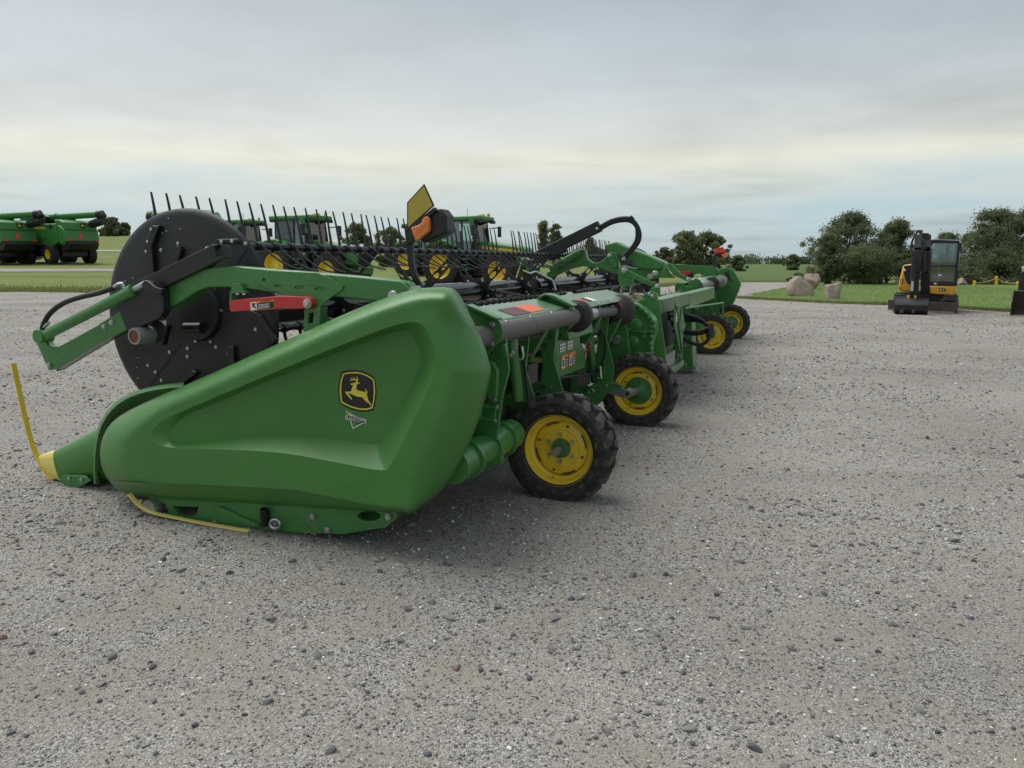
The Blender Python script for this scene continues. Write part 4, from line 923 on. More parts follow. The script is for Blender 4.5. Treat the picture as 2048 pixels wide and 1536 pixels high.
def pdec(name, m, u0, u1, w0, w1, lift=.004): add(MB().add([Lw(u0, 1.79-lift, w0), Lw(u1, 1.79-lift, w0), Lw(u1, 1.79-lift, w1), Lw(u0, 1.79-lift, w1)], [[0, 1, 2, 3]]), name, m, PN, smooth=0)
for u0 in (5.56, 5.76):
    pdec('instruction_decal', 'white_sticker', u0, u0+.13, .855, .92)
    for k in range(4): pdec('decal_symbol', 'black_sticker', u0+.02+.055*(k % 2), u0+.05+.055*(k % 2), .862+.028*(k//2), .877+.028*(k//2), .006)
for u0 in (5.60, 5.80):
    pdec('warning_label', 'orange_label', u0, u0+.18, .715, .825); pdec('warning_pictogram', 'white_sticker', u0+.008, u0+.075, .72, .80, .006); pdec('warning_text_panel', 'black_sticker', u0+.085, u0+.172, .72, .795, .006)
    pdec('warning_pictogram_figure', 'black_sticker', u0+.025, u0+.055, .73, .79, .0075)
    for k in range(4): pdec('warning_line', 'white_sticker', u0+.093, u0+.16, .727+k*.017, .733+k*.017, .0075)
plU('valve_block', 'grey_cast', [(1154, 688), (1166, 688), (1170, 705), (1168, 722), (1156, 724), (1152, 706)], 6.3, .08, bevel=.01)
tb('valve_pipe', 'zinc', [PU(x, y, 6.3) for x, y in [(1152, 690), (1150, 700), (1152, 715), (1160, 726), (1150, 735)]], .012, n=8)
tb('valve_pipe', 'zinc', [PU(x, y, 6.28) for x, y in [(1163, 688), (1167, 694), (1166, 704)]], .012, n=8)
tb('valve_handle', 'red_paint', [PU(x, y, 6.2) for x, y in [(1168, 708), (1172, 704), (1178, 696), (1181, 685)]], .009, n=8)
plU('wing_brace', 'green_paint', [(1112, 655), (1140, 650), (1180, 640), (1184, 660), (1178, 690), (1128, 690), (1118, 672)], 6.5, .02)

# ---------------- centre section
GU0 = 7.45
GC = plU('gearcase', 'green_paint', [(1236, 606), (1259, 603), (1282, 612), (1300, 628), (1312, 645), (1311, 665), (1303, 684), (1302, 712), (1300, 740), (1196, 740), (1192, 690), (1200, 672), (1222, 662), (1236, 640)], GU0, .16, k=1, bevel=.012)
def boss(x, y, rpx, h=.03, name='gearcase_boss', par=None): add(MB().lathe([(0, -h), (rpx*.0062*.8, -h), (rpx*.0062*.95, -h*.8), (rpx*.0062, 0)], PU(x, y, GU0), EU, 24), name, 'green_paint', par or GC)
for x, y, r in [(1273, 650, 11), (1238, 680, 11), (1268, 684, 10), (1289, 672, 5), (1224, 705, 12), (1262, 640, 4), (1250, 700, 5)]: boss(x, y, r)
for x, y in [(1262, 606), (1274, 611), (1283, 617), (1292, 626), (1300, 634), (1305, 641), (1307, 653), (1303, 662), (1303, 672), (1301, 686), (1302, 697), (1204, 672), (1213, 667)]: boss(x, y, 3.4, .05, 'gearcase_lug')
plU('gearcase_rib', 'green_paint', [(1215, 664), (1250, 655), (1290, 660), (1300, 666), (1290, 667), (1250, 661), (1218, 669)], GU0-.03, .04, GC)
plU('gearcase_step', 'green_paint', [(1196, 680), (1222, 670), (1255, 672), (1262, 700), (1256, 730), (1196, 735)], GU0-.04, .05, GC, k=1)
plU('gearcase_plate', 'steel', [(1247, 644), (1258, 643), (1257, 652), (1246, 652)], GU0-.004, .004, GC)
EP = plU('centre_end_plate', 'green_paint', [(1270, 606), (1278, 600), (1312, 596), (1317, 600), (1322, 640), (1330, 700), (1333, 732), (1300, 740), (1280, 680)], 7.75, .04)
plU('hose_ear', 'green_paint', [(1284, 592), (1300, 582), (1312, 586), (1316, 598), (1288, 600)], 7.78, .03)
for p in [(1305, 592), (1299, 588)]: bolt(PU(*p, 7.77), BACK, .016)
CG = pFu('clutch_guard', 'green_paint', [(7.85, 1.18), (8.25, 1.08), (8.62, .84), (8.45, .80), (8.42, .56), (8.35, .54), (7.85, .9)], 1.28, .012)
tb('guard_rib', 'green_paint', [Lw(7.86, 1.272, 1.12), Lw(8.38, 1.272, .56)], .012, CG, n=8); tb('guard_rib', 'green_paint', [Lw(8.24, 1.272, 1.06), Lw(8.1, 1.272, .86), Lw(8.42, 1.272, .8)], .010, CG, n=8)
pFu('guard_decal', 'white_sticker', [(7.9, .95), (7.98, .92), (7.98, 1.08), (7.9, 1.12)], 1.276, .002, parent=CG, bevel=0)
bx('centre_sill', 'green_paint', (7.8, 9.4), (1.40, 1.55), (.28, .36)); bx('clutch_block', 'grey_cast', (8.1, 9.0), (1.45, 1.6), (.36, .52))
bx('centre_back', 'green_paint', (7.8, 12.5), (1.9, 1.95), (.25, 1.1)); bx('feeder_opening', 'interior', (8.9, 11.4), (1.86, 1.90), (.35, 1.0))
bx('centre_beam', 'green_light', (7.95, 9.75), (1.42, 1.56), (1.02, 1.17)); bx('beam_mark', 'yellow_pale', (8.72, 8.74), (1.412, 1.42), (1.05, 1.14), 0)
bx('centre_deck', 'green_light', (7.95, 11.2), (1.57, 2.6), (1.06, 1.10)); bx('centre_beam_far', 'green_paint', (9.8, 12.5), (1.42, 1.56), (.98, 1.16))
st = MB()
for i in range(160):
    p = Lw(random.uniform(8.2, 10.2), random.uniform(1.6, 2.2), 1.105); d = Vector((random.gauss(0, 1), random.gauss(0, 1), random.uniform(.05, .5))).normalized()*random.uniform(.05, .16); st.tube([p, p+d*.5+Vector((0, 0, .01)), p+d], .003, 4)
o = add(st, 'straw_debris', 'straw', kind='stuff')
# stand, plates and coupler with its loop of hoses
plU('stand_post', 'green_paint', [(1352, 640), (1384, 634), (1386, 735), (1350, 740), (1346, 700)], 10.6, .35, bevel=.01)
plU('stand_foot', 'green_paint', [(1345, 735), (1390, 733), (1392, 738), (1350, 742)], 10.45, .3)
plU('stand_rib', 'green_paint', [(1360, 668), (1378, 668), (1378, 673), (1360, 673)], 10.58, .03); plU('stand_rib', 'green_paint', [(1360, 700), (1378, 700), (1378, 704), (1360, 704)], 10.58, .03)
for p in [(1364, 691), (1371, 691), (1364, 729), (1372, 729), (1384, 700)]: bolt(PU(*p, 10.59), BACK, .016)
plU('coupler_plate', 'zinc', [(1354, 706), (1362, 706), (1365, 714), (1363, 724), (1355, 725)], 10.5, .02, holes=[circ(1359, 715, 2.5, 4)])
tb('hose_bracket', 'green_paint', [Lw(u, f, w) for u, f, w in [(8.3, 1.25, 1.06), (9.6, .98, 1.06), (9.6, .98, .86)]], .010, n=8)
def hz_loop(off, r=.019):
    c = [(1336, 626+off*.6), (1352, 626+off*.8), (1375, 630+off*.6), (1398, 636+off*.3), (1413, 648), (1419, 662+off*.2), (1418, 674)]
    return [PU(x, y, 9.2+off*.004) for x, y in c]
for i, o_ in enumerate((0, 9, 18)): tb('hydraulic_hose', 'hose', hz_loop(o_), .021, n=10, k=2)
tb('hydraulic_hose', 'hose', [PU(x, y, 9.15) for x, y in [(1342, 642), (1358, 655), (1380, 664), (1402, 663), (1416, 656)]], .021, n=10, k=2)
tb('hydraulic_hose', 'hose', [PU(x, y, 9.25) for x, y in [(1344, 648), (1360, 662), (1382, 669), (1404, 667), (1417, 662)]], .021, n=10, k=2)
tb('hydraulic_hose', 'hose', [PU(x, y, 9.1) for x, y in [(1346, 660), (1362, 672), (1382, 686), (1402, 690), (1416, 682), (1420, 668)]], .024, n=10, k=2)
add(MB().tube([PU(1420, 648, 9.2), PU(1421, 662, 9.18), PU(1419, 674, 9.16)], [.04, .05, .045], 12), 'hose_wrap', 'hose')
for x, y in [(1340, 626), (1342, 636), (1358, 643)]: tb('hose_fitting', 'zinc', [PU(x, y, 9.1), PU(x+10, y+1, 9.1)], .026, n=10)
# upright on the far side and far wing details
plU('centre_post', 'green_paint', [(1371, 572), (1383, 574), (1384, 612), (1374, 616), (1370, 590)], 12.5, .12)
plU('far_tube_bracket', 'green_paint', [(1376, 566), (1392, 556), (1402, 562), (1392, 585), (1380, 585)], 12.7, .03)
tb('drive_tube', 'grey_tube', [Lw(12.7, 1.66, 1.13), Lw(16.4, 1.66, 1.20)], .058, n=20)
add(MB().lathe([(.06, -.02), (.13, 0), (.14, .06), (.12, .14), (.06, .16)], Lw(14.1, 1.66, 1.155), EU, 24), 'rubber_coupling', 'rubber')
add(MB().lathe([(.06, 0), (.12, 0), (.12, .02), (.06, .02)], Lw(15.6, 1.66, 1.185), EU, 20), 'tube_flange', 'zinc')
# centre reel arms, covers, boom with hose arch
CU = 10.15
plU('centre_reel_arm', 'green_paint', [(1092, 546), (1105, 540), (1140, 520), (1156, 503), (1160, 498), (1170, 500), (1174, 518), (1186, 526), (1200, 524), (1212, 514), (1218, 504), (1230, 506), (1236, 520), (1240, 548), (1230, 548), (1200, 536), (1165, 532), (1140, 538), (1110, 552), (1096, 556)], CU, .10, bevel=.012)
tb('reel_lift_cylinder', 'green_paint', [PU(1100, 538, CU-.1), PU(1158, 503, CU-.1)], .045, n=16)
tb('hose_fitting', 'zinc', [PU(x, y, CU-.1) for x, y in [(1156, 500), (1158, 494), (1166, 491), (1170, 498)]], .016, n=8)
tb('hydraulic_hose', 'hose', [PU(x, y, CU-.1) for x, y in [(1100, 520), (1120, 512), (1140, 508), (1156, 497)]], .014, n=8, k=2)
plU('arm_clevis', 'green_paint', [(1216, 512), (1224, 508), (1232, 526), (1232, 534), (1226, 536), (1218, 522)], CU-.08, .06)
bolt(PU(1219, 511, CU-.085), BACK, .02)
CV = plU('drive_cover', 'green_paint', [(1209, 489), (1231, 483), (1250, 493), (1268, 499), (1300, 512), (1330, 525), (1327, 539), (1290, 541), (1270, 537), (1262, 520), (1237, 512), (1212, 502)], CU+.15, .32, bevel=.05)
plU('cover_facet', 'green_paint', [(1266, 500), (1300, 513), (1326, 527), (1322, 536), (1290, 538), (1272, 534)], CU+.12, .06, CV, bevel=.02)
plU('cover_lower', 'green_paint', [(1240, 530), (1272, 538), (1326, 540), (1318, 556), (1290, 560), (1262, 552), (1244, 545)], CU+.2, .2, bevel=.02)
bolt(PU(1300, 553, CU+.19), BACK, .03)
plU('rear_link_plate', 'green_paint', [(1237, 540), (1242, 534), (1250, 533), (1256, 540), (1262, 552), (1268, 566), (1256, 580), (1242, 580), (1236, 560)], 9.2, .04, bevel=.006)
plU('rear_link', 'green_paint', [(1243, 536), (1250, 534), (1256, 540), (1300, 562), (1320, 568), (1320, 578), (1312, 580), (1300, 572), (1262, 556), (1248, 548)], 9.1, .03, bevel=.006)
for p in [(1248, 541), (1315, 573), (1310, 546)]: bolt(PU(*p, 9.08), BACK, .026)
plU('link_bracket', 'green_paint', [(1296, 588), (1302, 576), (1320, 574), (1320, 590)], 9.0, .03)
plU('rear_link', 'green_paint', [(1333, 528), (1340, 526), (1362, 548), (1382, 556), (1384, 564), (1376, 564), (1352, 552), (1338, 540)], 12.2, .04, bevel=.006)
plU('link_bracket', 'green_paint', [(1324, 540), (1332, 530), (1340, 546), (1352, 556), (1320, 556)], 12.3, .05)
bolt(PU(1377, 559, 12.15), BACK, .03)
mbm = MB(); b0, b1 = PU(1062, 520, CU-.05), PU(1200, 452, CU-.05); mbm.bar(b0, b1, .10, .145, EU.cross(b1-b0))
BO = add(mbm, 'hose_boom', 'black_plastic', bevel=.008)
mbm = MB(); b0, b1 = PU(1096, 515, CU-.1), PU(1134, 497, CU-.1); mbm.bar(b0, b1, .05, .08, EU.cross(b1-b0)); add(mbm, 'boom_sensor', 'black_plastic', BO)
bolt(PU(1194, 457, CU-.11), BACK, .014)
for dx, dy in ((0, 0), (5, 4)):
    tb('hydraulic_hose', 'hose', [PU(x, y, CU-.05) for x, y in [(1195, 458+dy), (1206, 450+dy), (1225, 440+dy), (1246, 436+dy), (1262, 437+dy), (1274, 450+dy*.5), (1280-dx, 466), (1279-dx, 480), (1272-dx, 492), (1262-dx, 503), (1250-dx, 515)]], .028, n=12, k=2)
tb('hose_tie', 'black_steel', [PU(1266, 440, CU-.05), PU(1260, 434, CU-.05)], .03, n=8)
tb('hose_fitting', 'zinc', [PU(1250, 513, CU-.05), PU(1247, 520, CU-.05)], .03, n=10)
for x0, y0, x1, y1, u in [(1033, 556, 1046, 516, 9.5), (1046, 516, 1066, 521, 9.5), (1046, 541, 1060, 547, 9.5), (1060, 547, 1072, 543, 9.5), (1072, 543, 1105, 560, 9.5), (1105, 560, 1112, 580, 9.5)]:
    tb('steel_line', 'zinc', [PU(x0, y0, u), PU(x1, y1, u)], .012, n=8)
for i in range(0, 6, 2): tb('hydraulic_hose', 'hose', [PU(1225+i*9, 594-i*1.5, 7.9), PU(1222+i*10, 582-i*2, 8.0), PU(1232+i*10, 572-i, 8.2), PU(1240+i*11, 584-i*2, 8.3), PU(1246+i*12, 598-i, 8.2)], .014, n=8, k=2)
# far end: shield seen from inside, arm, lock, marker
plU('far_end_shield', 'green_plastic', [(1300, 640), (1350, 580), (1420, 542), (1450, 535), (1462, 536), (1468, 542), (1480, 563), (1481, 572), (1467, 606), (1456, 625), (1400, 640)], 16.65, .22, bevel=.03, k=1)
plU('far_end_recess_shade', 'interior', [(1448, 545), (1456, 542), (1464, 562), (1462, 574), (1456, 562)], 16.64, .02)  # dark plate on the shield, the recess's shade is put into its colour
plU('far_end_wall', 'green_paint', [(1410, 560), (1440, 548), (1464, 566), (1468, 575), (1456, 618), (1400, 625)], 16.5, .03)
plU('far_reel_arm', 'green_paint', [(1330, 528), (1400, 531), (1432, 534), (1440, 545), (1420, 550), (1380, 545), (1330, 540)], 16.2, .1)
plU('safety_lock', 'red_paint', [(1344, 545), (1380, 542), (1382, 548), (1372, 551), (1346, 552)], 16.05, .05)
plU('far_top_bracket', 'green_paint', [(1386, 562), (1394, 552), (1402, 556), (1420, 562), (1420, 572), (1400, 574)], 14.6, .1); plU('far_top_bracket', 'green_paint', [(1416, 553), (1426, 549), (1446, 557), (1446, 566), (1426, 566)], 15.8, .1)
fm = tb('marker_post', 'black_steel', [PU(x, y, 16.3) for x, y in [(1436, 548), (1430, 536), (1428, 522), (1430, 510)]], .035, n=8, k=1)
plU('marker_plate', 'red_reflector', [(1430, 497), (1446, 494), (1452, 504), (1428, 507)], 16.25, .02, fm); plU('lamp_housing', 'black_plastic', [(1428, 507), (1452, 504), (1456, 510), (1450, 516), (1434, 514)], 16.3, .15, fm); plU('amber_lens', 'orange_lens', [(1442, 509), (1455, 505), (1456, 512), (1448, 516)], 16.24, .05, fm)
plU('far_panel', 'green_light', [(1388, 585), (1396, 582), (1401, 596), (1396, 618), (1390, 620)], 12.9, .05)
tb('lift_cylinder', 'green_paint', [PU(1414, 590, 14.9), PU(1418, 625, 15.0)], .045)

# small fittings along the rear of the near wing
for i, u in enumerate(np.arange(4.0, 7.3, .42)):
    pU('deck_rib', 'green_paint', [(1.70, 1.20), (1.86, 1.25), (1.86, 1.10), (1.80, 1.06)], u, .008)
    bolt(Lw(u+.1, 1.655, 1.205), -EF, .008)
tb('wiring_loom', 'hose', [Lw(u, 1.74+.02*math.sin(u*5), 1.03+.03*math.sin(u*3.1)) for u in np.arange(4.2, 7.3, .15)], .016, n=8)
tb('hydraulic_hose', 'hose', [Lw(u, 1.78+.015*math.sin(u*4+1), .93+.05*math.sin(u*2.3+1)) for u in np.arange(4.3, 7.3, .15)], .013, n=8)
tb('hydraulic_hose', 'hose', [Lw(u, 1.80, .60+.05*math.sin(u*2.6)) for u in np.arange(4.5, 7.2, .15)], .013, n=8)
bx('junction_box', 'black_plastic', (4.72, 4.92), (1.74, 1.82), (.72, .86)); bx('junction_box', 'black_plastic', (6.45, 6.6), (1.74, 1.8), (.95, 1.07))
for u, f0, w0, f1, w1 in ((4.95, 1.70, 1.12, 2.0, .62), (6.38, 1.70, 1.10, 2.0, .55), (6.98, 1.66, 1.05, 1.95, .48)):
    add(MB().bar(Lw(u, f0, w0), Lw(u+.05, f1, w1), .05, .07), 'frame_strut', 'green_paint', bevel=.005)
for u in (4.62, 5.2, 6.75):
    for w in (.40, .64, 1.05, 1.14): bolt(Lw(u-.003, 1.78 if w > 1 else 1.74, w), BACK, .009)
pU('hinge_plate', 'green_paint', [(1.60, .62), (1.72, .58), (1.86, .70), (1.86, .98), (1.74, 1.04), (1.62, .9)], 7.18, .03, holes=[circ(1.72, .8, .05)])
tb('hinge_pin', 'zinc', [Lw(7.1, 1.72, .8), Lw(7.3, 1.72, .8)], .035)
# ================================================================== machines behind
X_, Y_, Z_ = Vector((1, 0, 0)), Vector((0, 1, 0)), Vector((0, 0, 1))
def lbox(par, name, m, x, y, z, bevel=.02, parent=None):
    return MB().box(((x[0]+x[1])/2, (y[0]+y[1])/2, (z[0]+z[1])/2), ((x[1]-x[0])/2, (y[1]-y[0])/2, (z[1]-z[0])/2)).build(name, m, parent or par, local=True, bevel=bevel)
def lprism(par, name, m, xz, y0, y1, bevel=.02):
    return MB().prism([(x, y0, z) for x, z in xz], (0, y1-y0, 0)).build(name, m, par, local=True, bevel=bevel)
def ltube(par, name, m, pts, r, n=12, k=0): return MB().tube(smooth_line(pts, k) if k else pts, r, n).build(name, m, par, local=True)
def farm_wheel(par, x, y, z, Rt, Wd, Ri, side, lugs=20, dish=.25):
    # side: +1 outer face towards +y
    prof = [(Ri, -.4), (Ri+.02, -.46), (Ri+(Rt-Ri)*.45, -.5), (Rt*.955, -.44), (Rt*.965, 0), (Rt*.955, .44), (Ri+(Rt-Ri)*.45, .5), (Ri+.02, .46), (Ri, .4)]
    w = MB().lathe([(r, t*Wd) for r, t in [(Ri+.015, .44), (Ri-.02, .40), (Ri-.04, .15), (Ri*.92, -.02), (Ri*.62, -.10), (Ri*.58, .02), (Ri*.34, .04), (Ri*.30, .14), (0, .15)]], (0, 0, 0), (0, side, 0), 36).build('wheel', 'yellow_paint', par, local=True)
    w.location = (x, y, z)
    t = MB().lathe([(r, t*Wd) for r, t in prof], (0, 0, 0), (0, 1, 0), 48)
    for s in (-1, 1):
        for i in range(lugs):
            a0 = 2*math.pi*(i+(.5 if s > 0 else 0))/lugs; vs = []
            for q, da, rr in ((0, 0, Rt), (.46, -.20, Rt*.985), (.52, -.23, Rt*.90)):
                for dr, dw in ((-.06, -.035), (0, -.028), (0, .028), (-.06, .035)):
                    a = a0+da+dw*1.0/Rt; vs.append(Vector(((rr+dr*(Rt*.9))*math.sin(a), s*q*Wd, (rr+dr*(Rt*.9))*math.cos(a))))
            t.add(vs, [[j, (j+1) % 4, 4+(j+1) % 4, 4+j] for j in range(4)]+[[4+j, 4+(j+1) % 4, 8+(j+1) % 4, 8+j] for j in range(4)]+[[3, 2, 1, 0], [8, 9, 10, 11]])
    t.build('tyre', 'rubber', w, local=True)
    b = MB()
    for i in range(8):
        a = i*math.pi/4; b.lathe([(0, .05*side*1.0), (.022, .05*side)], (.46*Ri*math.sin(a), side*Wd*.01, .46*Ri*math.cos(a)), (0, 1, 0), 6)
    b.build('wheel_bolts', 'zinc', w, local=True)
    return w
def emblem_local(par, name, o, right, up, s):
    o = Vector(o); right = Vector(right).normalized(); up = Vector(up).normalized(); nrm = right.cross(up)
    f = lambda pts, lift: [o+right*(x*s)+up*(y*s)+nrm*lift for x, y in pts]
    MB().prism(f([(-.42, .46), (0, .5), (.42, .46), (.46, 0), (.40, -.46), (0, -.5), (-.40, -.46), (-.46, 0)], .004), nrm*.003).build(name, 'black_sticker', par, local=True, smooth=0)
    MB().prism(f([(-.30, .02), (-.12, .06), (-.1, .28), (-.16, .36), (0, .36), (.02, .12), (.22, .06), (.3, -.3), (.12, -.08), (-.12, -.1), (-.2, -.25)], .009), nrm*.002).build(name+'_deer', 'emblem_yellow', par, local=True, smooth=0)

def make_tractor(label, group='green tractors parked on the grass'):
    T = thing('tractor', label, 'tractor', (0, 0, 0), 0, group); G = 'green_far'
    for y in (-1, 1):
        farm_wheel(T, -1.45, y*.98, 1.0, 1.0, .56, .56, y); farm_wheel(T, 1.5, y*.92, .80, .80, .46, .43, y, 18)
    lbox(T, 'transmission', 'black_steel', (-1.7, 1.4), (-.36, .36), (.55, 1.25)); lbox(T, 'front_axle', G, (1.35, 1.65), (-.75, .75), (.62, .92)); lbox(T, 'rear_axle', 'black_steel', (-1.6, -1.3), (-.8, .8), (.85, 1.15))
    H = lprism(T, 'hood', G, [(-.1, 1.25), (-.1, 2.12), (.6, 2.10), (2.0, 1.93), (2.55, 1.80), (2.68, 1.6), (2.66, 1.2), (2.5, 1.0), (1.2, 1.05)], -.42, .42, .10)
    lbox(T, 'hood_grille', 'black_plastic', (2.60, 2.70), (-.32, .32), (1.15, 1.62))
    for y in (-1, 1):
        lprism(T, 'hood_stripe', 'yellow_plastic', [(-.05, 1.82), (-.05, 1.94), (2.35, 1.70), (2.5, 1.60), (2.4, 1.60)], y*.424, y*.432, 0)
        lprism(T, 'hood_vent', 'black_plastic', [(.3, 1.3), (.3, 1.72), (1.2, 1.66), (2.1, 1.52), (2.1, 1.25)], y*.422, y*.428, 0)
        f = lprism(T, 'fender', G, [(-2.45, 1.62), (-2.3, 1.92), (-1.9, 2.16), (-1.4, 2.22), (-.9, 2.12), (-.6, 1.9), (-.68, 1.84), (-1.0, 2.02), (-1.4, 2.1), (-1.85, 2.04), (-2.2, 1.84), (-2.38, 1.58)], y*.62, y*1.26, .03)
        lprism(T, 'front_fender', 'black_plastic', [(.75, 1.35), (1.0, 1.62), (1.5, 1.72), (1.95, 1.6), (1.9, 1.56), (1.5, 1.66), (1.02, 1.56), (.8, 1.33)], y*.72, y*1.12, .02)
        text('DEERE', 'hood_lettering', 'black_sticker', (.05, y*.437, 1.80), (1 if y < 0 else -1, 0, -.1*(1 if y < 0 else -1)), (0, 0, 1), .15, T, local=True) if y < 0 else None
    # cab
    lbox(T, 'cab_floor', 'black_plastic', (-1.75, .15), (-.72, .72), (1.2, 1.62))
    for x, y in [(-1.72, -.78), (-1.72, .78), (.05, -.70), (.05, .70), (-.55, -.80), (-.55, .80)]:
        ltube(T, 'cab_post', 'black_plastic', [(x+(.10 if x > 0 else -.0), y, 1.55), (x-(.10 if x > 0 else -.06), y*.97, 3.08)], .045, 8)
    rf = MB().prism([(-2.0, -.86, 3.06), (.32, -.80, 3.06), (.38, 0, 3.06), (.32, .80, 3.06), (-2.0, .86, 3.06)], (0, 0, .20)).build('cab_roof', G, T, local=True, bevel=.06)
    lbox(T, 'roof_trim', 'black_plastic', (-1.98, .3), (-.8, .8), (3.0, 3.07))
    for a, b in [(((-1.70, -.79, 1.62), (-.58, -.82, 1.62), (-.60, -.80, 3.02), (-1.68, -.78, 3.02)), 'side_glass'), (((-.52, -.82, 1.5), (.02, -.72, 1.5), (-.06, -.70, 3.02), (-.54, -.80, 3.02)), 'door_glass'), (((-1.70, .79, 1.62), (.05, .72, 1.6), (-.04, .70, 3.02), (-1.68, .78, 3.02)), 'side_glass'), (((.08, -.68, 1.62), (.08, .68, 1.62), (-.02, .68, 3.02), (-.02, -.68, 3.02)), 'windscreen'), (((-1.74, -.74, 1.7), (-1.74, .74, 1.7), (-1.70, .74, 3.02), (-1.70, -.74, 3.02)), 'rear_glass')]:
        MB().prism(a, (0, .006, 0) if 'glass' in b and 'rear' not in b else (.006, 0, 0)).build(b, 'cab_glass', T, local=True)
    lprism(T, 'seat', 'seat_grey', [(-1.25, 1.62), (-.65, 1.62), (-.65, 1.95), (-1.05, 2.0), (-1.15, 2.65), (-1.28, 2.65)], -.24, .24, .05)
    ltube(T, 'steering_column', 'interior', [(-.2, 0, 1.6), (-.35, 0, 2.15)], .06); ltube(T, 'steering_wheel', 'interior', [(-.35+.06*math.sin(a), .19*math.cos(a), 2.2+.18*math.sin(a)) for a in np.linspace(0, 6.28, 16)], .02, 6)
    lbox(T, 'console', 'interior', (-.7, -.2), (-.45, -.25), (1.6, 2.15))
    for y in (-1, 1):
        ltube(T, 'mirror_arm', 'black_plastic', [(.15, y*.72, 2.75), (.35, y*1.15, 2.80)], .025, 6); lbox(T, 'mirror', 'black_plastic', (.30, .40), (min(y*1.10, y*1.32), max(y*1.10, y*1.32)), (2.35, 2.85))
        lbox(T, 'roof_lamp', 'black_plastic', (.24, .40), (min(y*.45, y*.75), max(y*.45, y*.75)), (2.95, 3.10))
        lbox(T, 'roof_lamp', 'black_plastic', (-2.06, -1.9), (min(y*.45, y*.75), max(y*.45, y*.75)), (2.98, 3.12))
    ltube(T, 'exhaust', 'black_steel', [(.15, -.62, 1.6), (.15, -.62, 3.0), (.05, -.62, 3.15)], .075); ltube(T, 'exhaust_shield', G, [(.12, -.80, 2.45), (.02, -.84, 3.1)], .13, 10)
    lbox(T, 'receiver_dome', 'yellow_pale', (-.05, .2), (-.14, .14), (3.26, 3.36)); ltube(T, 'beacon', 'orange_lens', [(.1, .6, 3.25), (.1, .6, 3.42)], .07, 10); ltube(T, 'aerial', 'black_steel', [(-1.0, .5, 3.2), (-1.0, .5, 3.7)], .012, 5)
    for i in range(4): lbox(T, 'step', G, (-.45, -.05), (-1.05, -.75), (.55+i*.25, .60+i*.25), .005)
    ltube(T, 'step_rail', 'black_steel', [(0, -1.0, .55), (0, -.95, 1.6), (.05, -.8, 2.0)], .02, 6)
    lbox(T, 'fuel_tank', 'black_plastic', (-.6, .7), (.45, .85), (.5, 1.2)); lbox(T, 'front_weight', G, (2.5, 2.95), (-.35, .35), (.65, 1.0), .05); lbox(T, 'hitch', 'black_steel', (-2.6, -1.7), (-.4, .4), (.5, .9))
    return T
def put_tractor(T, pr, dr, pf, df):
    # rear and front near-side wheels: picture column and distance
    xr, xf = (pr-1024)*dr/1500, (pf-1024)*df/1500; d = Vector((xf-xr, df-dr)); a = math.atan2(d.y, d.x); mid = Vector(((xr+xf)/2, (dr+df)/2))
    side = Vector((-math.sin(a), math.cos(a)))*.98; c = mid+side
    T.location = (c.x, c.y, hz(c.x, c.y)-.03); T.rotation_euler = (0, 0, a)
T0 = make_tractor('green cabbed tractor with red beacon on its roof, second tractor from the left'); put_tractor(T0, 552, 34.6, 668, 33)
def more(lbl, *a):
    t = copy_tree(T0); t['label'] = lbl; put_tractor(t, *a); return t
more('green tractor right of the yellow marker plate, nearest and rightmost of the tractors', 886, 35.2, 996, 33.8)
more('green tractor mostly hidden behind the amber marker lamp', 812, 47.5, 905, 46)
more('green cabbed tractor just right of the black reel disc, leftmost tractor', 440, 43.5, 535, 42)

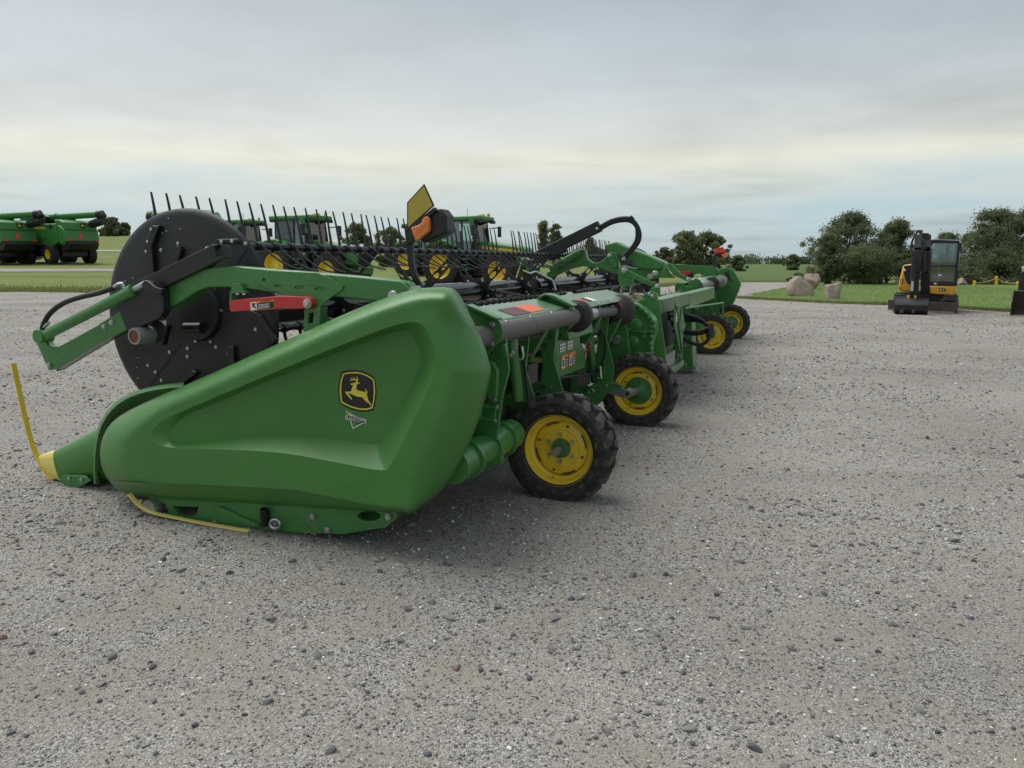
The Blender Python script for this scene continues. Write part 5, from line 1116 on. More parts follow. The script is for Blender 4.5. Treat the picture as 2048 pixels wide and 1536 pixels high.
def make_combine(label, group='green combines parked on the grass'):
    K = thing('combine', label, 'combine', (0, 0, 0), 0, group); G = 'green_far'
    for y in (-1, 1):
        farm_wheel(K, 1.7, y*1.75, .98, .98, .85, .45, y, 20); farm_wheel(K, -2.1, y*1.5, .74, .74, .62, .36, y, 18)
    lprism(K, 'body', G, [(2.3, 1.35), (2.3, 3.0), (-1.2, 3.15), (-3.0, 3.1), (-3.0, 1.65), (-2.2, 1.3), (-1.0, 1.5), (.3, 1.5), (.7, 2.0), (1.5, 2.2), (2.1, 1.9)], -1.45, 1.45, .06)
    lprism(K, 'rear_hood', G, [(-2.9, 1.7), (-2.9, 3.05), (-3.5, 2.95), (-4.05, 2.6), (-4.15, 1.75), (-3.6, 1.4)], -1.35, 1.35, .10)
    lprism(K, 'rear_upper_panel', G, [(-2.6, 2.55), (-2.6, 3.45), (-3.3, 3.42), (-4.02, 3.22), (-4.10, 2.62)], -1.25, 1.3, .08)
    lprism(K, 'chopper', 'black_plastic', [(-3.3, .95), (-3.3, 1.75), (-4.2, 1.75), (-4.3, 1.55), (-4.0, 1.1)], -1.2, 1.2, .04)
    lbox(K, 'chassis', 'black_steel', (-2.8, 2.4), (-1.0, 1.0), (.6, 1.55)); lbox(K, 'axle_beam', 'black_steel', (-2.3, -1.9), (-1.3, 1.3), (.5, .95)); lbox(K, 'side_ladder', 'black_steel', (-.9, -.3), (1.35, 1.6), (.7, 1.5))
    lprism(K, 'grain_tank', 'black_plastic', [(-.9, 3.0), (2.2, 3.0), (2.5, 3.75), (-1.2, 3.75)], -1.2, 1.2, .05)
    lprism(K, 'tank_lid', G, [(-1.3, 3.7), (2.5, 3.7), (1.7, 3.98), (-.6, 3.98)], -1.1, 1.1, .05)
    A = ltube(K, 'unloading_auger', G, [(1.9, 1.55, 3.25), (1.6, 1.5, 3.62), (-1.4, .55, 3.72), (-4.9, -.95, 3.88)], .27, 20)
    MB().lathe([(.27, 0), (.31, 0), (.31, .14), (.27, .14)], (-1.45, .53, 3.72), (-1, -.42, .04), 20).build('auger_band', G, A, local=True)
    ltube(K, 'auger_spout', 'black_plastic', [(-4.85, -.93, 3.88), (-5.2, -1.08, 3.90), (-5.38, -1.12, 3.66)], [.30, .31, .27], 14)
    MB().tube([(-4.1, -.8, 3.12), (-4.7, -1.0, 3.26), (-5.3, -1.15, 3.36)], [.30, .34, .30], 12).build('spout_boot', 'black_plastic', K, local=True)
    lprism(K, 'side_stripe', 'yellow_plastic', [(1.9, 2.78), (1.9, 2.94), (-1.5, 2.86), (-1.5, 2.76)], 1.452, 1.462, 0)
    for x0, x1 in ((-2.9, -1.6), (-1.5, .3), (.4, 2.2)): lprism(K, 'side_panel', G, [(x0, 2.0 if x0 < .3 else 2.35), (x0, 2.7), (x1, 2.7), (x1, 2.0 if x0 < .3 else 2.35)], 1.45, 1.475, .01)
    MB().lathe([(0, .02), (.2, .02), (.2, 0)], (-2.3, 1.46, 2.9), (0, 1, 0), 16).build('air_intake', 'black_plastic', K, local=True)
    MB().prism([(-4.17, -.1, 1.95), (-4.17, .42, 1.95), (-4.13, .16, 2.42)], (.01, 0, 0)).build('warning_triangle', 'red_reflector', K, local=True, smooth=0)
    for y0, y1 in ((-1.25, -.95), (.85, 1.25)): lbox(K, 'tail_lamp', 'red_reflector', (-4.22, -4.12), (y0, y1), (1.78, 1.90), 0)
    emblem_local(K, 'emblem', (-4.08, -.1, 2.98), (0, -1, 0), (.08, 0, 1), .45)
    C = lprism(K, 'cab', 'black_plastic', [(2.3, 1.5), (2.3, 3.3), (3.7, 3.3), (4.0, 2.9), (3.9, 1.9), (3.5, 1.5)], -1.0, 1.0, .05); lprism(K, 'cab_roof', G, [(2.0, 3.3), (2.0, 3.55), (3.9, 3.5), (4.1, 3.3)], -1.1, 1.1, .05)
    lprism(K, 'feeder_house', G, [(2.3, 1.0), (2.3, 1.6), (4.6, .9), (4.5, .3)], -.8, .8, .03)
    return K
def put_combine(K, pr, dr, pf, df):
    xr, xf = (pr-1024)*dr/1500, (pf-1024)*df/1500; d = Vector((xf-xr, df-dr)); a = math.atan2(d.y, d.x); fwd = d.normalized(); left = Vector((-fwd.y, fwd.x))
    c = Vector((xr, dr))+fwd*2.1-left*1.5
    K.location = (c.x, c.y, hz(c.x, c.y)-.03); K.rotation_euler = (0, 0, a)
K0 = make_combine('green combine with folded unloading auger, the right one of the pair at far left'); put_combine(K0, 116, 60.5, 56, 63.1)
def morek(lbl, *a):
    k = copy_tree(K0); k['label'] = lbl; put_combine(k, *a); return k
morek('green combine cut off by the left picture edge, auger folded above it', -10, 59.5, -70, 62.1)
morek('green combine mostly hidden behind the black reel disc, only its roof showing', 415, 54, 452, 50.6)

# ---------------- small excavator
EV = Vector((12.55, 23.4, 0)).normalized(); EL = Vector((EV.y, -EV.x, 0)); EK = 1/EV.y      # the excavator faces the camera
def PV(x, y, d): r = ray(x, y); return CO + r*(d*EK/r.dot(EV))
def EP_(lat, d, z): return EL*lat + EV*(d*EK) + EZ*z
EX = thing('excavator', 'small yellow and black tracked excavator with its bucket resting on the gravel', 'excavator', Vector((12.9, 24.6, 0)))
ED = 24.0
def ey(name, m, px, d, th, parent=None, bevel=.015): return MB().prism([PV(x, y, d) for x, y in px], EV*th).build(name, m, parent or EX, bevel=bevel)
def rect(x0, y0, x1, y1): return [(x0, y0), (x1, y0), (x1, y1), (x0, y1)]
# tracks
for a, b, c in ((1786, 1817, 623), (1886, 1916, 624)):
    p0, p1 = PV(a, 606, 23.5), PV(b, 606, 23.5); l0, l1 = p0.dot(EL), p1.dot(EL)
    ring = [(23.45, .12), (23.40, .30), (23.5, .46), (23.75, .53), (25.3, .53), (25.6, .42), (25.65, .2), (25.5, .04), (23.7, .0), (23.55, .03)]
    tr = MB().prism([EP_(l0, yy, zz_) for yy, zz_ in ring], EL*(l1-l0)).build('track', 'rubber_dusty', EX, bevel=.03)
    for k in range(9):
        lg = MB().box(EP_((l0+l1)/2, 23.55+k*.24, .535), ((l1-l0)/2*.96, .05, .02), (EL, EV, EZ)); lg.build('track_lug', 'rubber', tr, bevel=.01)
    for k in range(3): MB().box(EP_((l0+l1)/2, 23.41, .12+k*.14), ((l1-l0)/2*.96, .03, .04), (EL, EV, EZ)).build('track_lug', 'rubber', tr, bevel=.01)
ey('undercarriage', 'excavator_black', rect(1815, 590, 1888, 606), 23.8, 1.4); ey('swing_ring', 'excavator_black', rect(1828, 583, 1880, 592), 24.0, 1.0)
BLD = ey('dozer_blade', 'blade_steel', [(1776, 599), (1912, 606), (1916, 598), (1916, 616), (1910, 627), (1776, 620)], 23.05, .08)
ey('blade_edge', 'worn_steel', [(1775, 617), (1909, 624), (1909, 627), (1775, 620)], 23.03, .03, BLD, 0)
ey('blade_end', 'excavator_black', [(1909, 606), (1917, 597), (1917, 614), (1911, 627)], 23.06, .3, BLD)
for x in (1815, 1880): ey('blade_arm', 'excavator_black', rect(x, 600, x+8, 612), 23.1, .7)
# house
ey('house_front', 'excavator_yellow', [(1858, 572), (1911, 573), (1910, 589), (1905, 590), (1858, 587)], 23.75, 1.2); ey('house_step', 'excavator_black', rect(1858, 586, 1908, 591), 23.85, 1.2)
HB = ey('engine_house', 'excavator_yellow', [(1806, 530), (1824, 528), (1838, 528), (1838, 582), (1816, 584), (1798, 582), (1797, 572), (1800, 556)], 24.2, 1.3, bevel=.06)
ey('side_cover', 'excavator_black', [(1808, 531), (1824, 530), (1830, 530), (1830, 569), (1816, 568), (1811, 560), (1807, 545)], 24.14, .08, HB)
ey('cover_seam', 'interior', rect(1810, 551.5, 1830, 552.5), 24.135, .02, HB, 0); ey('house_lamp', 'white_sticker', [(1807, 538), (1811, 538), (1812, 542), (1808, 543)], 24.12, .03, HB)
ey('emblem', 'black_sticker', [(1800.5, 559), (1806, 558), (1806, 567), (1801, 567)], 24.185, .01, HB, 0); ey('emblem_deer', 'white_sticker', [(1802, 560), (1803.5, 560), (1804.5, 565), (1801.8, 565)], 24.18, .005, HB, 0)
ey('emblem', 'black_sticker', [(1878, 576), (1886, 576.5), (1886, 582.5), (1878, 582)], 23.74, .01, None, 0); ey('emblem_deer', 'white_sticker', [(1880, 578), (1882, 577.5), (1885, 581.5), (1879.5, 580.5)], 23.735, .005, None, 0)
ey('house_mark', 'black_sticker', circ(1890, 579.5, 1.8, 2.4), 23.74, .01, None, 0)
ey('house_mark', 'black_sticker', [(1799, 573), (1801, 573), (1801, 578), (1798.5, 578)], 24.185, .01, HB, 0)
# cab
CB = MB()
cabx0, cabx1 = 1858, 1922
EC = ey('cab_sill', 'excavator_black', [(1858, 562), (1914, 563), (1912, 573), (1858, 572)], 23.8, 1.25)
for px in ([(1857, 480), (1863, 480), (1861, 570), (1857, 570)], [(1916, 484), (1924, 484), (1914, 572), (1907, 572)]):
    ey('cab_pillar', 'excavator_black', px, 23.82, .09)
for px in ([(1860, 484), (1866, 484), (1866, 570), (1860, 570)], [(1914, 485), (1921, 485), (1913, 570), (1907, 570)]):
    ey('cab_pillar', 'excavator_black', px, 24.9, .09)
ey('cab_roof', 'excavator_black', [(1858, 480), (1866, 478.5), (1922, 481), (1925, 484), (1923, 491), (1919, 486), (1858, 486)], 23.8, 1.3, bevel=.03); ey('roof_cap', 'silver_paint', [(1862, 478.5), (1918, 480), (1918, 481.5), (1862, 480)], 23.95, 1.0)
ey('window_bar', 'excavator_black', [(1858, 530), (1911, 530.5), (1911, 533.5), (1858, 533)], 23.83, .04)
for x0 in (1863.5, ): ey('front_corner_trim', 'excavator_black', [(1861, 486), (1866, 486), (1862, 492)], 23.83, .03, None, 0)
MB().prism([PV(x, y, 23.85) for x, y in [(1862, 485), (1917, 487), (1909, 563), (1860, 562)]], EV*.008).build('windscreen', 'cab_glass', EX)
MB().prism([PV(x, y, 24.94) for x, y in [(1864, 486), (1916, 488), (1908, 540), (1863, 538)]], EV*.008).build('rear_glass', 'cab_glass', EX)
ey('cab_rear_wall', 'interior', [(1863, 522), (1911, 524), (1908, 572), (1861, 570)], 24.92, .03); ey('cab_rear_bar', 'interior', [(1892, 487), (1899, 487), (1897, 540), (1892, 540)], 24.9, .04)
ey('seat', 'seat_grey', [(1876, 560), (1876, 514), (1880, 508), (1886, 506.5), (1896, 506.5), (1900, 510), (1902, 520), (1903, 560)], 24.45, .18, bevel=.05); ey('seat_base', 'seat_grey', rect(1876, 545, 1902, 566), 24.1, .5, bevel=.05)
ey('side_grab_rail', 'silver_paint', [(1919, 503), (1921, 503), (1917, 540), (1915, 540)], 23.82, .03, None, 0)
ey('cab_decal', 'white_sticker', rect(1868, 565.5, 1873, 569), 23.79, .005, None, 0); ey('cab_decal', 'rust', rect(1873.5, 565.5, 1878, 569), 23.79, .005, None, 0); ey('cab_decal', 'sign_white', rect(1877, 549, 1883, 552), 23.845, .003, None, 0)
ey('work_lamp', 'grey_cast', [(1919, 482), (1925, 483), (1924, 488), (1919, 487)], 23.74, .08); ey('work_lamp', 'grey_cast', [(1861, 492), (1867, 493), (1866, 500), (1861, 499)], 23.6, .1)
# boom (right column) and dipper arm (left column)
def col(name, m, pts, w, t, parent=None):
    mb = MB(); P = [PV(x, y, d) for x, y, d in pts]
    for i in range(len(P)-1): mb.bar(P[i], P[i+1], t, w, EL)
    return mb.build(name, m, parent or EX, bevel=.02)
BMX = col('boom', 'excavator_black', [(1851, 588, 23.7), (1850, 540, 22.9), (1852, 500, 22.7), (1853, 474, 22.9)], .24, .30)
ey('boom_bracket', 'excavator_black', [(1840, 580), (1860, 580), (1860, 594), (1836, 596)], 23.5, .4); ey('boom_head', 'excavator_black', [(1838, 466), (1858, 466), (1860, 480), (1844, 480)], 22.7, .25)
AR = col('dipper_arm', 'excavator_black', [(1838, 464, 22.8), (1835, 500, 22.5), (1832, 545, 22.5), (1829, 588, 22.6)], .20, .24)
ey('arm_head', 'excavator_black', [(1831, 468), (1834, 461), (1842, 460), (1844, 470), (1841, 478), (1832, 480)], 22.65, .3)
ey('arm_decal', 'white_sticker', rect(1834.5, 466, 1839, 472), 22.63, .01, None, 0); ey('boom_mark', 'white_sticker', rect(1842, 488, 1844, 516), 22.8, .01, None, 0)
for a in ([(1845, 478, 22.6), (1848, 500, 22.5), (1849, 545, 22.6)], ): col('boom_cylinder', 'black_gloss', a, .10, .10)
ltb = lambda nm, m, pts, r: MB().tube(smooth_line([PV(*p) for p in pts], 2), r, 8).build(nm, m, EX)
ltb('bucket_cylinder', 'excavator_black', [(1828, 512, 22.35), (1826, 550, 22.35), (1825, 562, 22.35)], .065); ltb('cylinder_rod', 'zinc', [(1825, 560, 22.35), (1824, 582, 22.35)], .035)
for k in range(3): ltb('hydraulic_hose', 'hose', [(1832-k, 468, 22.55), (1824-k*1.5, 486, 22.5), (1824-k, 506, 22.4), (1828, 518, 22.35)], .014)
ltb('hydraulic_hose', 'hose', [(1842, 476, 22.5), (1845, 500, 22.4), (1842, 530, 22.4), (1838, 560, 22.4)], .014)
ey('bucket_link', 'excavator_black', [(1818, 582), (1828, 578), (1840, 582), (1838, 594), (1820, 594)], 22.5, .2)
QC = ey('quick_coupler', 'excavator_yellow', [(1814, 592), (1819, 590), (1820, 602), (1828, 603), (1829, 590), (1833, 592), (1832, 607), (1813, 607)], 22.42, .16)
# bucket: curved shell
bk = MB(); n = 9; a0, a1 = PV(1791, 600, 22.5).dot(EL), PV(1857, 600, 22.5).dot(EL)
prof = [(22.62, .50), (22.45, .52), (22.28, .44), (22.20, .30), (22.22, .15), (22.32, .04), (22.48, -.0+.01), (22.70, .02)]
inn = [(y+.035, z+.01) for y, z in prof]
bk.prism([EP_(a0, y, z) for y, z in prof]+[EP_(a0, y+.03, z+.025 if z < .3 else z-.02) for y, z in reversed(prof)], EL*(a1-a0))
BU = bk.build('bucket', 'excavator_black', EX, bevel=.008)
for xx in (a0-.002, a1-.018): MB().prism([EP_(xx, y, z) for y, z in prof], EL*.02).build('bucket_side', 'excavator_black', BU, bevel=.004)
MB().box(EP_((a0+a1)/2, 22.70, .02), ((a1-a0)/2+.01, .05, .012), (EL, EV, EZ)).build('bucket_edge', 'worn_steel', BU, bevel=.004)
for k in range(2): MB().prism([PV(x, y, 22.2) for x, y in [(1800+k*24, 622), (1806+k*22, 618), (1808+k*22, 626), (1798+k*24, 627)]], EV*.15).build('soil_clump', 'blade_steel', BU, bevel=.02)
ltb('aerial', 'black_steel', [(1906, 466, 24.9), (1905.5, 482, 24.9)], .008)

# ---------------- loader at the right edge
SL = thing('skid_loader', 'loader with worn black bucket cut off by the right picture edge', 'loader', PG(2085, 636))
ld = 21.3
SV = Vector((15.0, 21.3, 0)).normalized(); SLt = Vector((SV.y, -SV.x, 0)); SK = 1/SV.y
def PS(x, y, d): r = ray(x, y); return CO + r*(d*SK/r.dot(SV))
def SP_(lat, d, z): return SLt*lat + SV*(d*SK) + EZ*z
def sy(name, m, px, d, th, parent=None, bevel=.012): return MB().prism([PS(x, y, d) for x, y in px], SV*th).build(name, m, parent or SL, bevel=bevel)
b0, b1 = PS(2021, 636, ld).dot(SLt), PS(2150, 636, ld).dot(SLt)
pr = [(ld, .03), (ld+.75, .02), (ld+.85, .12), (ld+.80, .45), (ld+.62, .74), (ld+.60, .72), (ld+.76, .44), (ld+.80, .14), (ld+.72, .05), (ld, .05)]
SB = MB().prism([SP_(b0, y, z) for y, z in pr], SLt*(b1-b0)).build('bucket', 'blade_steel', SL, bevel=.006)
for xx in (b0-.02, b1): MB().prism([SP_(xx, y, z) for y, z in [(ld, .02), (ld+.75, .01), (ld+.87, .12), (ld+.82, .46), (ld+.62, .76), (ld+.2, .45), (ld+.02, .42)]], SLt*.025).build('bucket_side', 'excavator_black', SB, bevel=.004)
MB().box(SP_((b0+b1)/2, ld-.01, .035), ((b1-b0)/2, .05, .012), (SLt, SV, EZ)).build('bucket_edge', 'worn_steel', SB, bevel=.003)
sy('loader_arm', 'excavator_black', [(2040, 545), (2055, 540), (2060, 585), (2036, 582), (2037, 566)], ld+.9, .25); sy('arm_shroud', 'silver_paint', [(2043, 534), (2060, 530), (2062, 560), (2048, 560)], ld+1.0, .3)
sy('loader_body', 'excavator_yellow', rect(2062, 520, 2140, 600), ld+1.2, 2.2, bevel=.05); sy('loader_cab', 'excavator_black', rect(2070, 440, 2135, 520), ld+1.4, 1.4, bevel=.05)
for xx in (2056, 2130):
    c = PS(xx, 612, ld+1.4)
    for dy in (0, 1.1):
        t = MB().lathe([(.2, -.13), (.40, -.14), (.42, 0), (.40, .14), (.2, .13)], SP_(c.dot(SLt), ld+1.6+dy, .42), SLt, 32); t.build('loader_wheel', 'rubber', SL)
# ================================================================== stones, posts, buildings
def rock_mat(name, c0, c1):
    m = bpy.data.materials.new(name); m.use_nodes = True; t = m.node_tree; b = t.nodes['Principled BSDF']; g = N(t, 'ShaderNodeNewGeometry')
    n = N(t, 'ShaderNodeTexNoise', inp={'Scale': 3.0, 'Detail': 9, 'Roughness': .68}); t.links.new(g.outputs['Position'], n.inputs['Vector'])
    r = ramp(t, [(.32, c0), (.68, c1)]); t.links.new(n.outputs[0], r.inputs[0]); t.links.new(r.outputs[0], b.inputs['Base Color']); b.inputs['Roughness'].default_value = .9
    bp = N(t, 'ShaderNodeBump', inp={'Strength': .7, 'Distance': .05}); t.links.new(n.outputs[0], bp.inputs['Height']); t.links.new(bp.outputs[0], b.inputs['Normal']); MATS[name] = m
rock_mat('rock_brown', (.20, .145, .11), (.44, .35, .28)); rock_mat('rock_pink', (.27, .19, .175), (.50, .40, .375)); rock_mat('rock_grey', (.13, .13, .13), (.28, .28, .27))
def boulder(px0, px1, ptop, pbase, m, label, seed, depth=None, flat=False):
    p = PG((px0+px1)/2, pbase); d = p.y; w = (px1-px0)*d/1500; h = (pbase-ptop)*d/1500
    v, f = ico(4); r = np.random.default_rng(seed); o = v.copy()
    for _ in range(16 if not flat else 9):
        q = r.normal(size=3); q /= np.linalg.norm(q); hh = r.uniform(.5, .9) if not flat else r.uniform(.45, .8); s = o@q; o -= np.outer(np.maximum(s-hh, 0)*.93, q)
    if flat: o[:, 2] = np.minimum(o[:, 2], .55+.12*o[:, 0])
    o *= (1+.05*np.array([noise.noise(Vector(x*2.5+seed)) for x in o]))[:, None]
    o = (o-o.min(0))/(o.max(0)-o.min(0)); o[:, :2] = .5+(o[:, :2]-.5)*(1+(.55 if flat else .25)*(1-o[:, 2:3]))/(1.45 if flat else 1.15); o[:, 0] = (o[:, 0]-.5)*w; o[:, 1] = (o[:, 1]-.5)*w*.8; o[:, 2] = (o[:, 2]*(1.45 if flat else 1.2)-(.45 if flat else .2))*h
    mb = MB(); mb.v = [tuple(x) for x in o]; mb.f = f.tolist(); ob = mb.build('boulder', m, smooth=28); ob.location = (p.x, p.y+w*.4, hz(p.x, p.y)); tag(ob, label, 'boulder', 'boulders on the lawn')
    return ob
boulder(1579, 1634, 555, 594, 'rock_brown', 'large brown boulder with a slanted top, leftmost in front on the lawn', 3)
boulder(1612, 1647, 548, 580, 'rock_brown', 'rounded brown boulder standing behind the large slanted one', 8)
boulder(1587, 1616, 552, 570, 'rock_grey', 'grey boulder at the back of the left boulder group', 5)
boulder(1652, 1695, 566, 600, 'rock_pink', 'flat-topped pinkish square boulder standing alone on the lawn', 12, flat=True)
boulder(1793, 1812, 555, 570, 'rock_brown', 'boulder half hidden behind the left side of the excavator', 15)
boulder(1916, 1946, 556, 571, 'rock_brown', 'low brown boulder right of the excavator by the chain', 21)
pp = PG(1993, 573)
def post(px, ytop, ybase, label):
    a = PY(px, ybase, pp.y); b = PY(px, ytop, pp.y); t = thing('chain_post', label, 'post', (a.x, a.y, hz(a.x, a.y)), 0, 'yellow posts holding a chain')
    MB().tube([Vector((a.x, a.y, hz(a.x, a.y)-.05)), b], .085, 14).build('post_shaft', 'post_yellow', t); MB().lathe([(.088, 0), (.07, .05), (.03, .085), (0, .09)], b, (0, 0, 1), 14).build('post_cap', 'post_yellow', t); return b
b1_ = post(1993, 555, 573, 'tall yellow post on the lawn edge between two sagging chains'); b0_ = post(1949, 564, 569, 'short yellow post beside the low boulder at the chain\'s left end'); b2_ = post(2035, 566, 572, 'short yellow post at the chain\'s right end by the loader')
for a, b, l in ((b0_, b1_, 'pale chain sagging left of the tall yellow post'), (b1_, b2_, 'pale chain sagging right of the tall yellow post')):
    pts = [a.lerp(b, t)-Vector((0, 0, .16*4*t*(1-t))) for t in np.linspace(0, 1, 14)]
    tag(MB().tube(pts, .022, 6).build('chain', 'chain'), l, 'chain', 'chains between the posts')
sg = PY(910, 470, 78); S = thing('sign_board', 'white roadside sign board with dark lower panel behind the right tractor', 'sign', (sg.x, sg.y, hz(sg.x, sg.y)))
for x in (904, 915): MB().tube([(PY(x, 470, 78).x, 78, hz(sg.x, 78)), PY(x, 438, 78)], .12, 8).build('sign_leg', 'pole_grey', S)
MB().prism([PY(x, y, 77.8) for x, y in [(902, 437), (917, 437), (917, 456), (902, 456)]], (0, .25, 0)).build('sign_face', 'sign_white', S); MB().prism([PY(x, y, 77.8) for x, y in [(902, 457), (917, 457), (917, 470), (902, 470)]], (0, .25, 0)).build('sign_panel', 'maroon_sticker', S)
for k in range(4): MB().prism([PY(x, y, 77.75) for x, y in [(904, 441+k*4), (915, 441+k*4), (915, 442+k*4), (904, 442+k*4)]], (0, .03, 0)).build('sign_line', 'roof_grey', S)
sh = PY(1205, 500, 95); B_ = thing('farm_shed', 'low shed with grey sloping roof seen through the reel tines', 'shed', (sh.x, sh.y, hz(sh.x, sh.y)))
MB().prism([PY(x, y, 95) for x, y in [(1150, 535), (1150, 507), (1250, 507), (1250, 535)]], (0, 9, 0)).build('wall', 'sign_white', B_); MB().prism([PY(x, y, 94.5) for x, y in [(1145, 508), (1182, 488), (1205, 498), (1255, 510), (1255, 512), (1145, 511)]], (0, 10, 0)).build('roof', 'roof_grey', B_)

# ================================================================== trees
def leaf_material(name, c0, c1, tr=.45):
    m = bpy.data.materials.new(name); m.use_nodes = True; t = m.node_tree; b = t.nodes['Principled BSDF']; o = t.nodes['Material Output']
    at = N(t, 'ShaderNodeAttribute', attribute_name='tone'); r = ramp(t, [(0, c0), (1, c1)]); t.links.new(at.outputs['Fac'], r.inputs[0])
    t.links.new(r.outputs[0], b.inputs['Base Color']); b.inputs['Roughness'].default_value = .7; b.inputs['Specular IOR Level'].default_value = .25
    tl = N(t, 'ShaderNodeBsdfTranslucent'); t.links.new(r.outputs[0], tl.inputs['Color']); mx = N(t, 'ShaderNodeMixShader', inp={0: tr}); t.links.new(b.outputs[0], mx.inputs[1]); t.links.new(tl.outputs[0], mx.inputs[2]); t.links.new(mx.outputs[0], o.inputs[0]); MATS[name] = m
leaf_material('leaf_dark', (.09, .115, .055), (.225, .26, .13)); leaf_material('leaf_mid', (.12, .145, .065), (.27, .30, .15)); leaf_material('leaf_far', (.055, .08, .045), (.10, .13, .07)); leaf_material('grass_blade', (.13, .17, .05), (.36, .33, .15), .3); leaf_material('lawn_blade', (.12, .17, .055), (.17, .215, .08), .3)
def leaves(name, centres, radii, per, size, m, parent, r, local_origin=None):
    n = len(centres); idx = np.repeat(np.arange(n), per); k = len(idx)
    d = r.normal(size=(k, 3)); d /= np.linalg.norm(d, axis=1)[:, None]; rad = r.random(k)**.45
    P = centres[idx]+r.normal(size=(k, 3))*(radii[idx]*.52)[:, None]*np.array([1, 1, .8])
    a = r.normal(size=(k, 3)); a /= np.linalg.norm(a, axis=1)[:, None]; b = np.cross(a, r.normal(size=(k, 3))); b /= np.linalg.norm(b, axis=1)[:, None]
    s = (size*r.uniform(.6, 1.35, k))[:, None]
    V = np.stack([P-a*s, P+b*s*.55, P+a*s, P-b*s*.55], 1).reshape(-1, 3)
    ton = np.clip(r.normal(.45, .2, n)[idx]+r.normal(0, .15, k), 0, 1)
    me = bpy.data.meshes.new(name); me.vertices.add(len(V)); me.vertices.foreach_set('co', V.ravel()); me.loops.add(4*k); me.loops.foreach_set('vertex_index', np.arange(4*k, dtype=np.int32)); me.polygons.add(k); me.polygons.foreach_set('loop_start', np.arange(0, 4*k, 4, dtype=np.int32)); me.update(calc_edges=True)
    at = me.attributes.new('tone', 'FLOAT', 'POINT'); at.data.foreach_set('value', np.repeat(ton, 4)); me.materials.append(MATS[m]); o = bpy.data.objects.new(name, me); COL.objects.link(o); o.parent = parent; return o
def tree(px, dist, ytop, wpx, label, seed, m='leaf_dark', name='tree', cat='tree', group=None, low=.12, ncl=70, per=95, leaf=.085, ybase=None, gap=1.0):
    ncl = int(ncl*2.1); per = int(per*1.25); leaf *= .82; r = np.random.default_rng(seed); x = (px-1024)*dist/1500; z0 = hz(x, dist); H = CAM_H+(525-ytop)*dist/1500-z0; Wd = wpx*dist/1500/2
    T = thing(name, label, cat, (x, dist, z0-.05), 0, group)
    tr = MB(); lean = r.normal(0, .04, 2); top = Vector((lean[0]*H, lean[1]*H, H*.82)); rt = max(.05, H*.022)
    path = [Vector((lean[0]*H*t+.06*H*.3*math.sin(t*5+seed), lean[1]*H*t, H*.82*t)) for t in np.linspace(0, 1, 7)]
    tr.tube(path, [rt*1.25*(1-.85*i/6) for i in range(7)], 8); C = []; Rd = []
    for i in range(ncl):
        # crown envelope: broad in the middle, narrower at the top, uneven
        t = low+(1-low)*r.random()**.85; env = math.sin(math.pi*min(1, (t-low*.6)/(1-low*.6)*.88+.10))**.6*(.75+.35*math.sin(seed+3*t)+.15*r.normal()); ang = r.uniform(0, 2*math.pi); rr = Wd*max(.1, env)*math.sqrt(r.random())*1.02
        C.append((lean[0]*H*t+rr*math.cos(ang), lean[1]*H*t+rr*math.sin(ang), min(H*t, H*.97))); Rd.append(r.uniform(.07, .19)*max(H, Wd*1.6)*.56*gap)
    C = np.array(C); Rd = np.array(Rd)
    for i in r.choice(ncl, min(16, ncl), replace=False):
        c = Vector(C[i]); hgt = max(.08, min(.9, c.z/(H*.82)*.62)); k = min(5, int(hgt*6)); st = path[k]
        tr.tube([st, st.lerp(c, .5)+Vector((0, 0, .05*H)), c], [rt*.45, rt*.28, rt*.1], 5)
    tr.build('trunk', 'bark', T, local=True); leaves('crown', C, Rd, per, leaf, m, T, r)
    return T
GR1 = 'trees beyond the lawn'
tree(1690, 57, 430, 165, 'tallest tree of the clump left of the excavator', 1, ncl=95, per=110, group=GR1, low=.2)
tree(1645, 55, 472, 84, 'lower bushy tree at the left end of the clump left of the excavator', 2, ncl=60, per=100, group=GR1, low=.02)
tree(1765, 58, 444, 124, 'tree with a ragged crown directly left of the excavator arm', 3, ncl=80, per=105, group=GR1, low=.1)
tree(1722, 54, 498, 190, 'dark low thicket under the clump left of the excavator', 4, ncl=70, per=110, group=GR1, low=.0, name='bush', cat='bush')
tree(1812, 56, 498, 62, 'light green bush behind the excavator arm', 5, 'leaf_mid', ncl=45, per=100, group=GR1, low=.0, name='bush', cat='bush')
tree(1978, 56, 424, 140, 'tall tree right of the excavator cab', 6, ncl=95, per=110, group=GR1, low=.12)
tree(2060, 55, 412, 165, 'tallest tree at the right picture edge', 7, ncl=95, per=110, group=GR1, low=.1)
tree(1990, 54, 500, 200, 'dark thicket behind the chain and yellow post', 8, ncl=80, per=110, group=GR1, low=.0, name='bush', cat='bush')
tree(1930, 52, 535, 40, 'small pale bush beside the low boulder right of the excavator', 9, 'leaf_mid', ncl=26, per=90, group=GR1, low=.0, name='bush', cat='bush')
tree(1880, 60, 470, 80, 'tree seen through the excavator cab windows', 10, ncl=70, per=100, group=GR1, low=.0)
tree(1600, 60, 545, 50, 'low bush at the field edge behind the left boulders', 31, 'leaf_dark', ncl=26, per=80, group=GR1, low=.0, name='bush', cat='bush')
GR2 = 'trees behind the header'
tree(1368, 72, 465, 80, 'left half of the pale leafy tree pair behind the far header end', 11, 'leaf_mid', ncl=60, per=110, leaf=.14, group=GR2, low=.05, gap=.85)
tree(1406, 74, 468, 84, 'right half of the pale leafy tree pair behind the far header end', 12, 'leaf_mid', ncl=60, per=110, leaf=.14, group=GR2, low=.02, gap=.85)
tree(1318, 90, 497, 46, 'dark tree behind the far reel disc', 13, ncl=36, per=90, leaf=.16, group=GR2, low=.0)
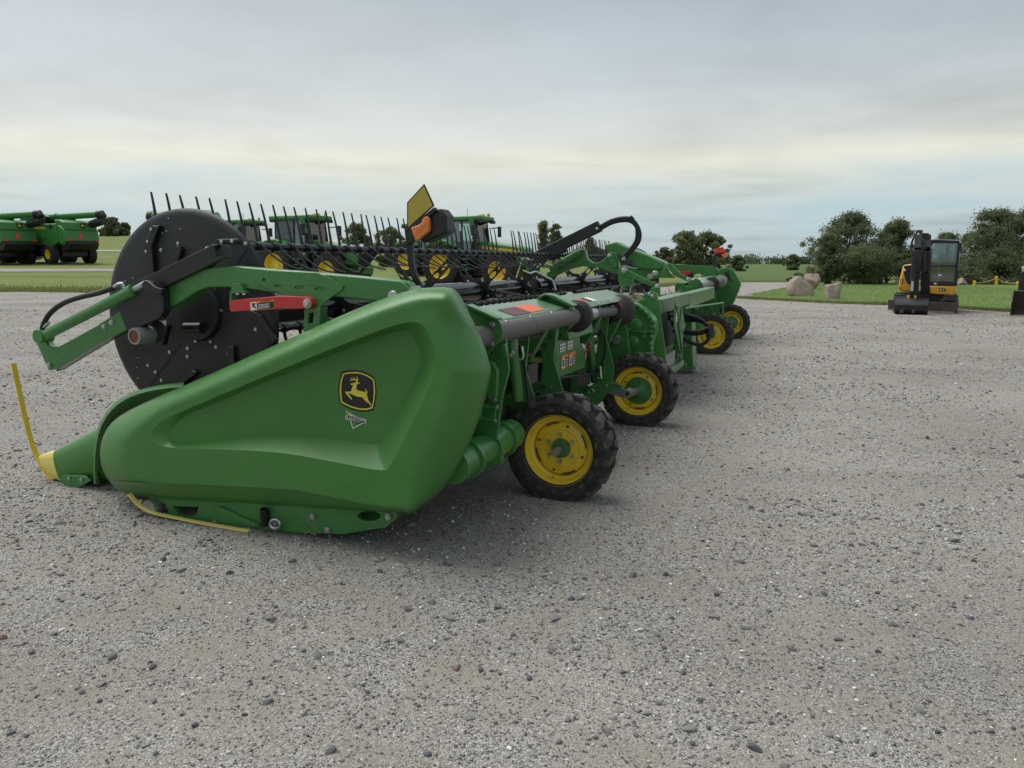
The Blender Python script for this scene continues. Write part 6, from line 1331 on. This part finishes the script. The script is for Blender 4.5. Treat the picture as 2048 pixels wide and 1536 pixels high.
tree(1470, 130, 513, 44, 'small round tree right of the red far marker', 14, ncl=36, per=80, leaf=.22, group=GR2, low=.0)
tree(1580, 150, 511, 46, 'lone round tree on the field left of the big clump', 15, ncl=40, per=80, leaf=.22, group=GR2, low=.0)
tree(1087, 66, 444, 30, 'slim open tree left of the black hose boom', 16, 'leaf_mid', ncl=40, per=50, leaf=.12, group=GR2, low=.2, gap=.7)
tree(1106, 67, 449, 28, 'slim open tree touching the black hose boom', 17, 'leaf_mid', ncl=36, per=50, leaf=.12, group=GR2, low=.2, gap=.7)
tree(722, 64, 452, 60, 'leafy tree behind the tines right of the cabbed tractor', 18, 'leaf_mid', ncl=46, per=90, leaf=.13, group=GR2, low=.0, gap=.8)
tree(785, 66, 458, 70, 'broad leafy tree left of the yellow marker plate', 19, 'leaf_mid', ncl=50, per=90, leaf=.13, group=GR2, low=.0, gap=.8)
tree(1180, 84, 478, 40, 'tree behind the shed roof under the hose boom', 20, 'leaf_mid', ncl=34, per=80, leaf=.15, group=GR2, low=.0)
tree(240, 150, 440, 60, 'dark round tree on the hill right of the combines', 21, ncl=60, per=90, leaf=.28, group='trees on the hill', low=.0)
tree(268, 152, 449, 34, 'low tree on the hill touching the reel disc', 22, ncl=34, per=80, leaf=.28, group='trees on the hill', low=.0)
tree(110, 160, 438, 70, 'tree on the hill behind the combine augers', 23, ncl=50, per=80, leaf=.28, group='trees on the hill', low=.0)
# far wood along the horizon
r = np.random.default_rng(5); n = 420; az = r.uniform(-.05, .75, n); D = r.uniform(600, 900, n); h = 4+3*np.abs(np.sin(az*37))+r.uniform(-1, 2, n)
C = np.stack([D*np.tan(az), D, h*.45], 1); o = leaves('distant_wood', C, np.maximum(3.0, h*.75), 60, 1.1, 'leaf_far', None, r); o['kind'] = 'stuff'
# grass blades along the lot edge and on the lawn
def blades(name, pts, hgt, wid, m, r):
    n = len(pts); a = r.uniform(0, 2*np.pi, n); d = np.stack([np.cos(a), np.sin(a), np.zeros(n)], 1)*wid*r.uniform(.6, 1.3, n)[:, None]; h = hgt*r.uniform(.4, 1.3, n); lean = r.normal(0, .35, (n, 2))*h[:, None]
    tip = pts+np.c_[lean, h]; V = np.stack([pts-d, pts+d, tip], 1).reshape(-1, 3)
    me = bpy.data.meshes.new(name); me.vertices.add(3*n); me.vertices.foreach_set('co', V.ravel()); me.loops.add(3*n); me.loops.foreach_set('vertex_index', np.arange(3*n, dtype=np.int32)); me.polygons.add(n); me.polygons.foreach_set('loop_start', np.arange(0, 3*n, 3, dtype=np.int32)); me.update(calc_edges=True)
    ton = np.clip(r.normal(.45, .25, n), 0, 1); at = me.attributes.new('tone', 'FLOAT', 'POINT'); at.data.foreach_set('value', np.repeat(ton, 3)); me.materials.append(MATS[m]); o = bpy.data.objects.new(name, me); COL.objects.link(o); o['kind'] = 'stuff'; return o
r = np.random.default_rng(9); E_ = [p for p in far_edge[1:11]]; P = []
for i in range(26000):
    k = r.integers(0, len(E_)-1); p = E_[k].lerp(E_[k+1], r.random()); q = p.xy*(1+abs(r.normal(0, .05))+.003); P.append((q.x, q.y, hz(q.x, q.y)))
blades('grass', np.array(P), .13, .018, 'grass_blade', r)
ax = np.array(lawn_poly); bx0, by0 = ax.min(0); bx1, by1 = ax.max(0); xx = r.uniform(bx0, min(bx1, 30), 60000); yy = r.uniform(by0, by1, 60000); kk = in_poly(xx, yy, lawn_poly); xx, yy = xx[kk], yy[kk]
blades('grass', np.stack([xx, yy, np.array([hz(a, b) for a, b in zip(xx, yy)])+.035], 1), .035, .010, 'lawn_blade', r)
P = []
for k in range(8, len(isl)):
    for _ in range(1500):
        p = isl[k].lerp(isl[(k+1) % len(isl)], r.random()); P.append((p.x+r.normal(0, .12), p.y+r.normal(0, .12), hz(p.x, p.y)+.02))
blades('grass', np.array(P), .10, .014, 'grass_blade', r)
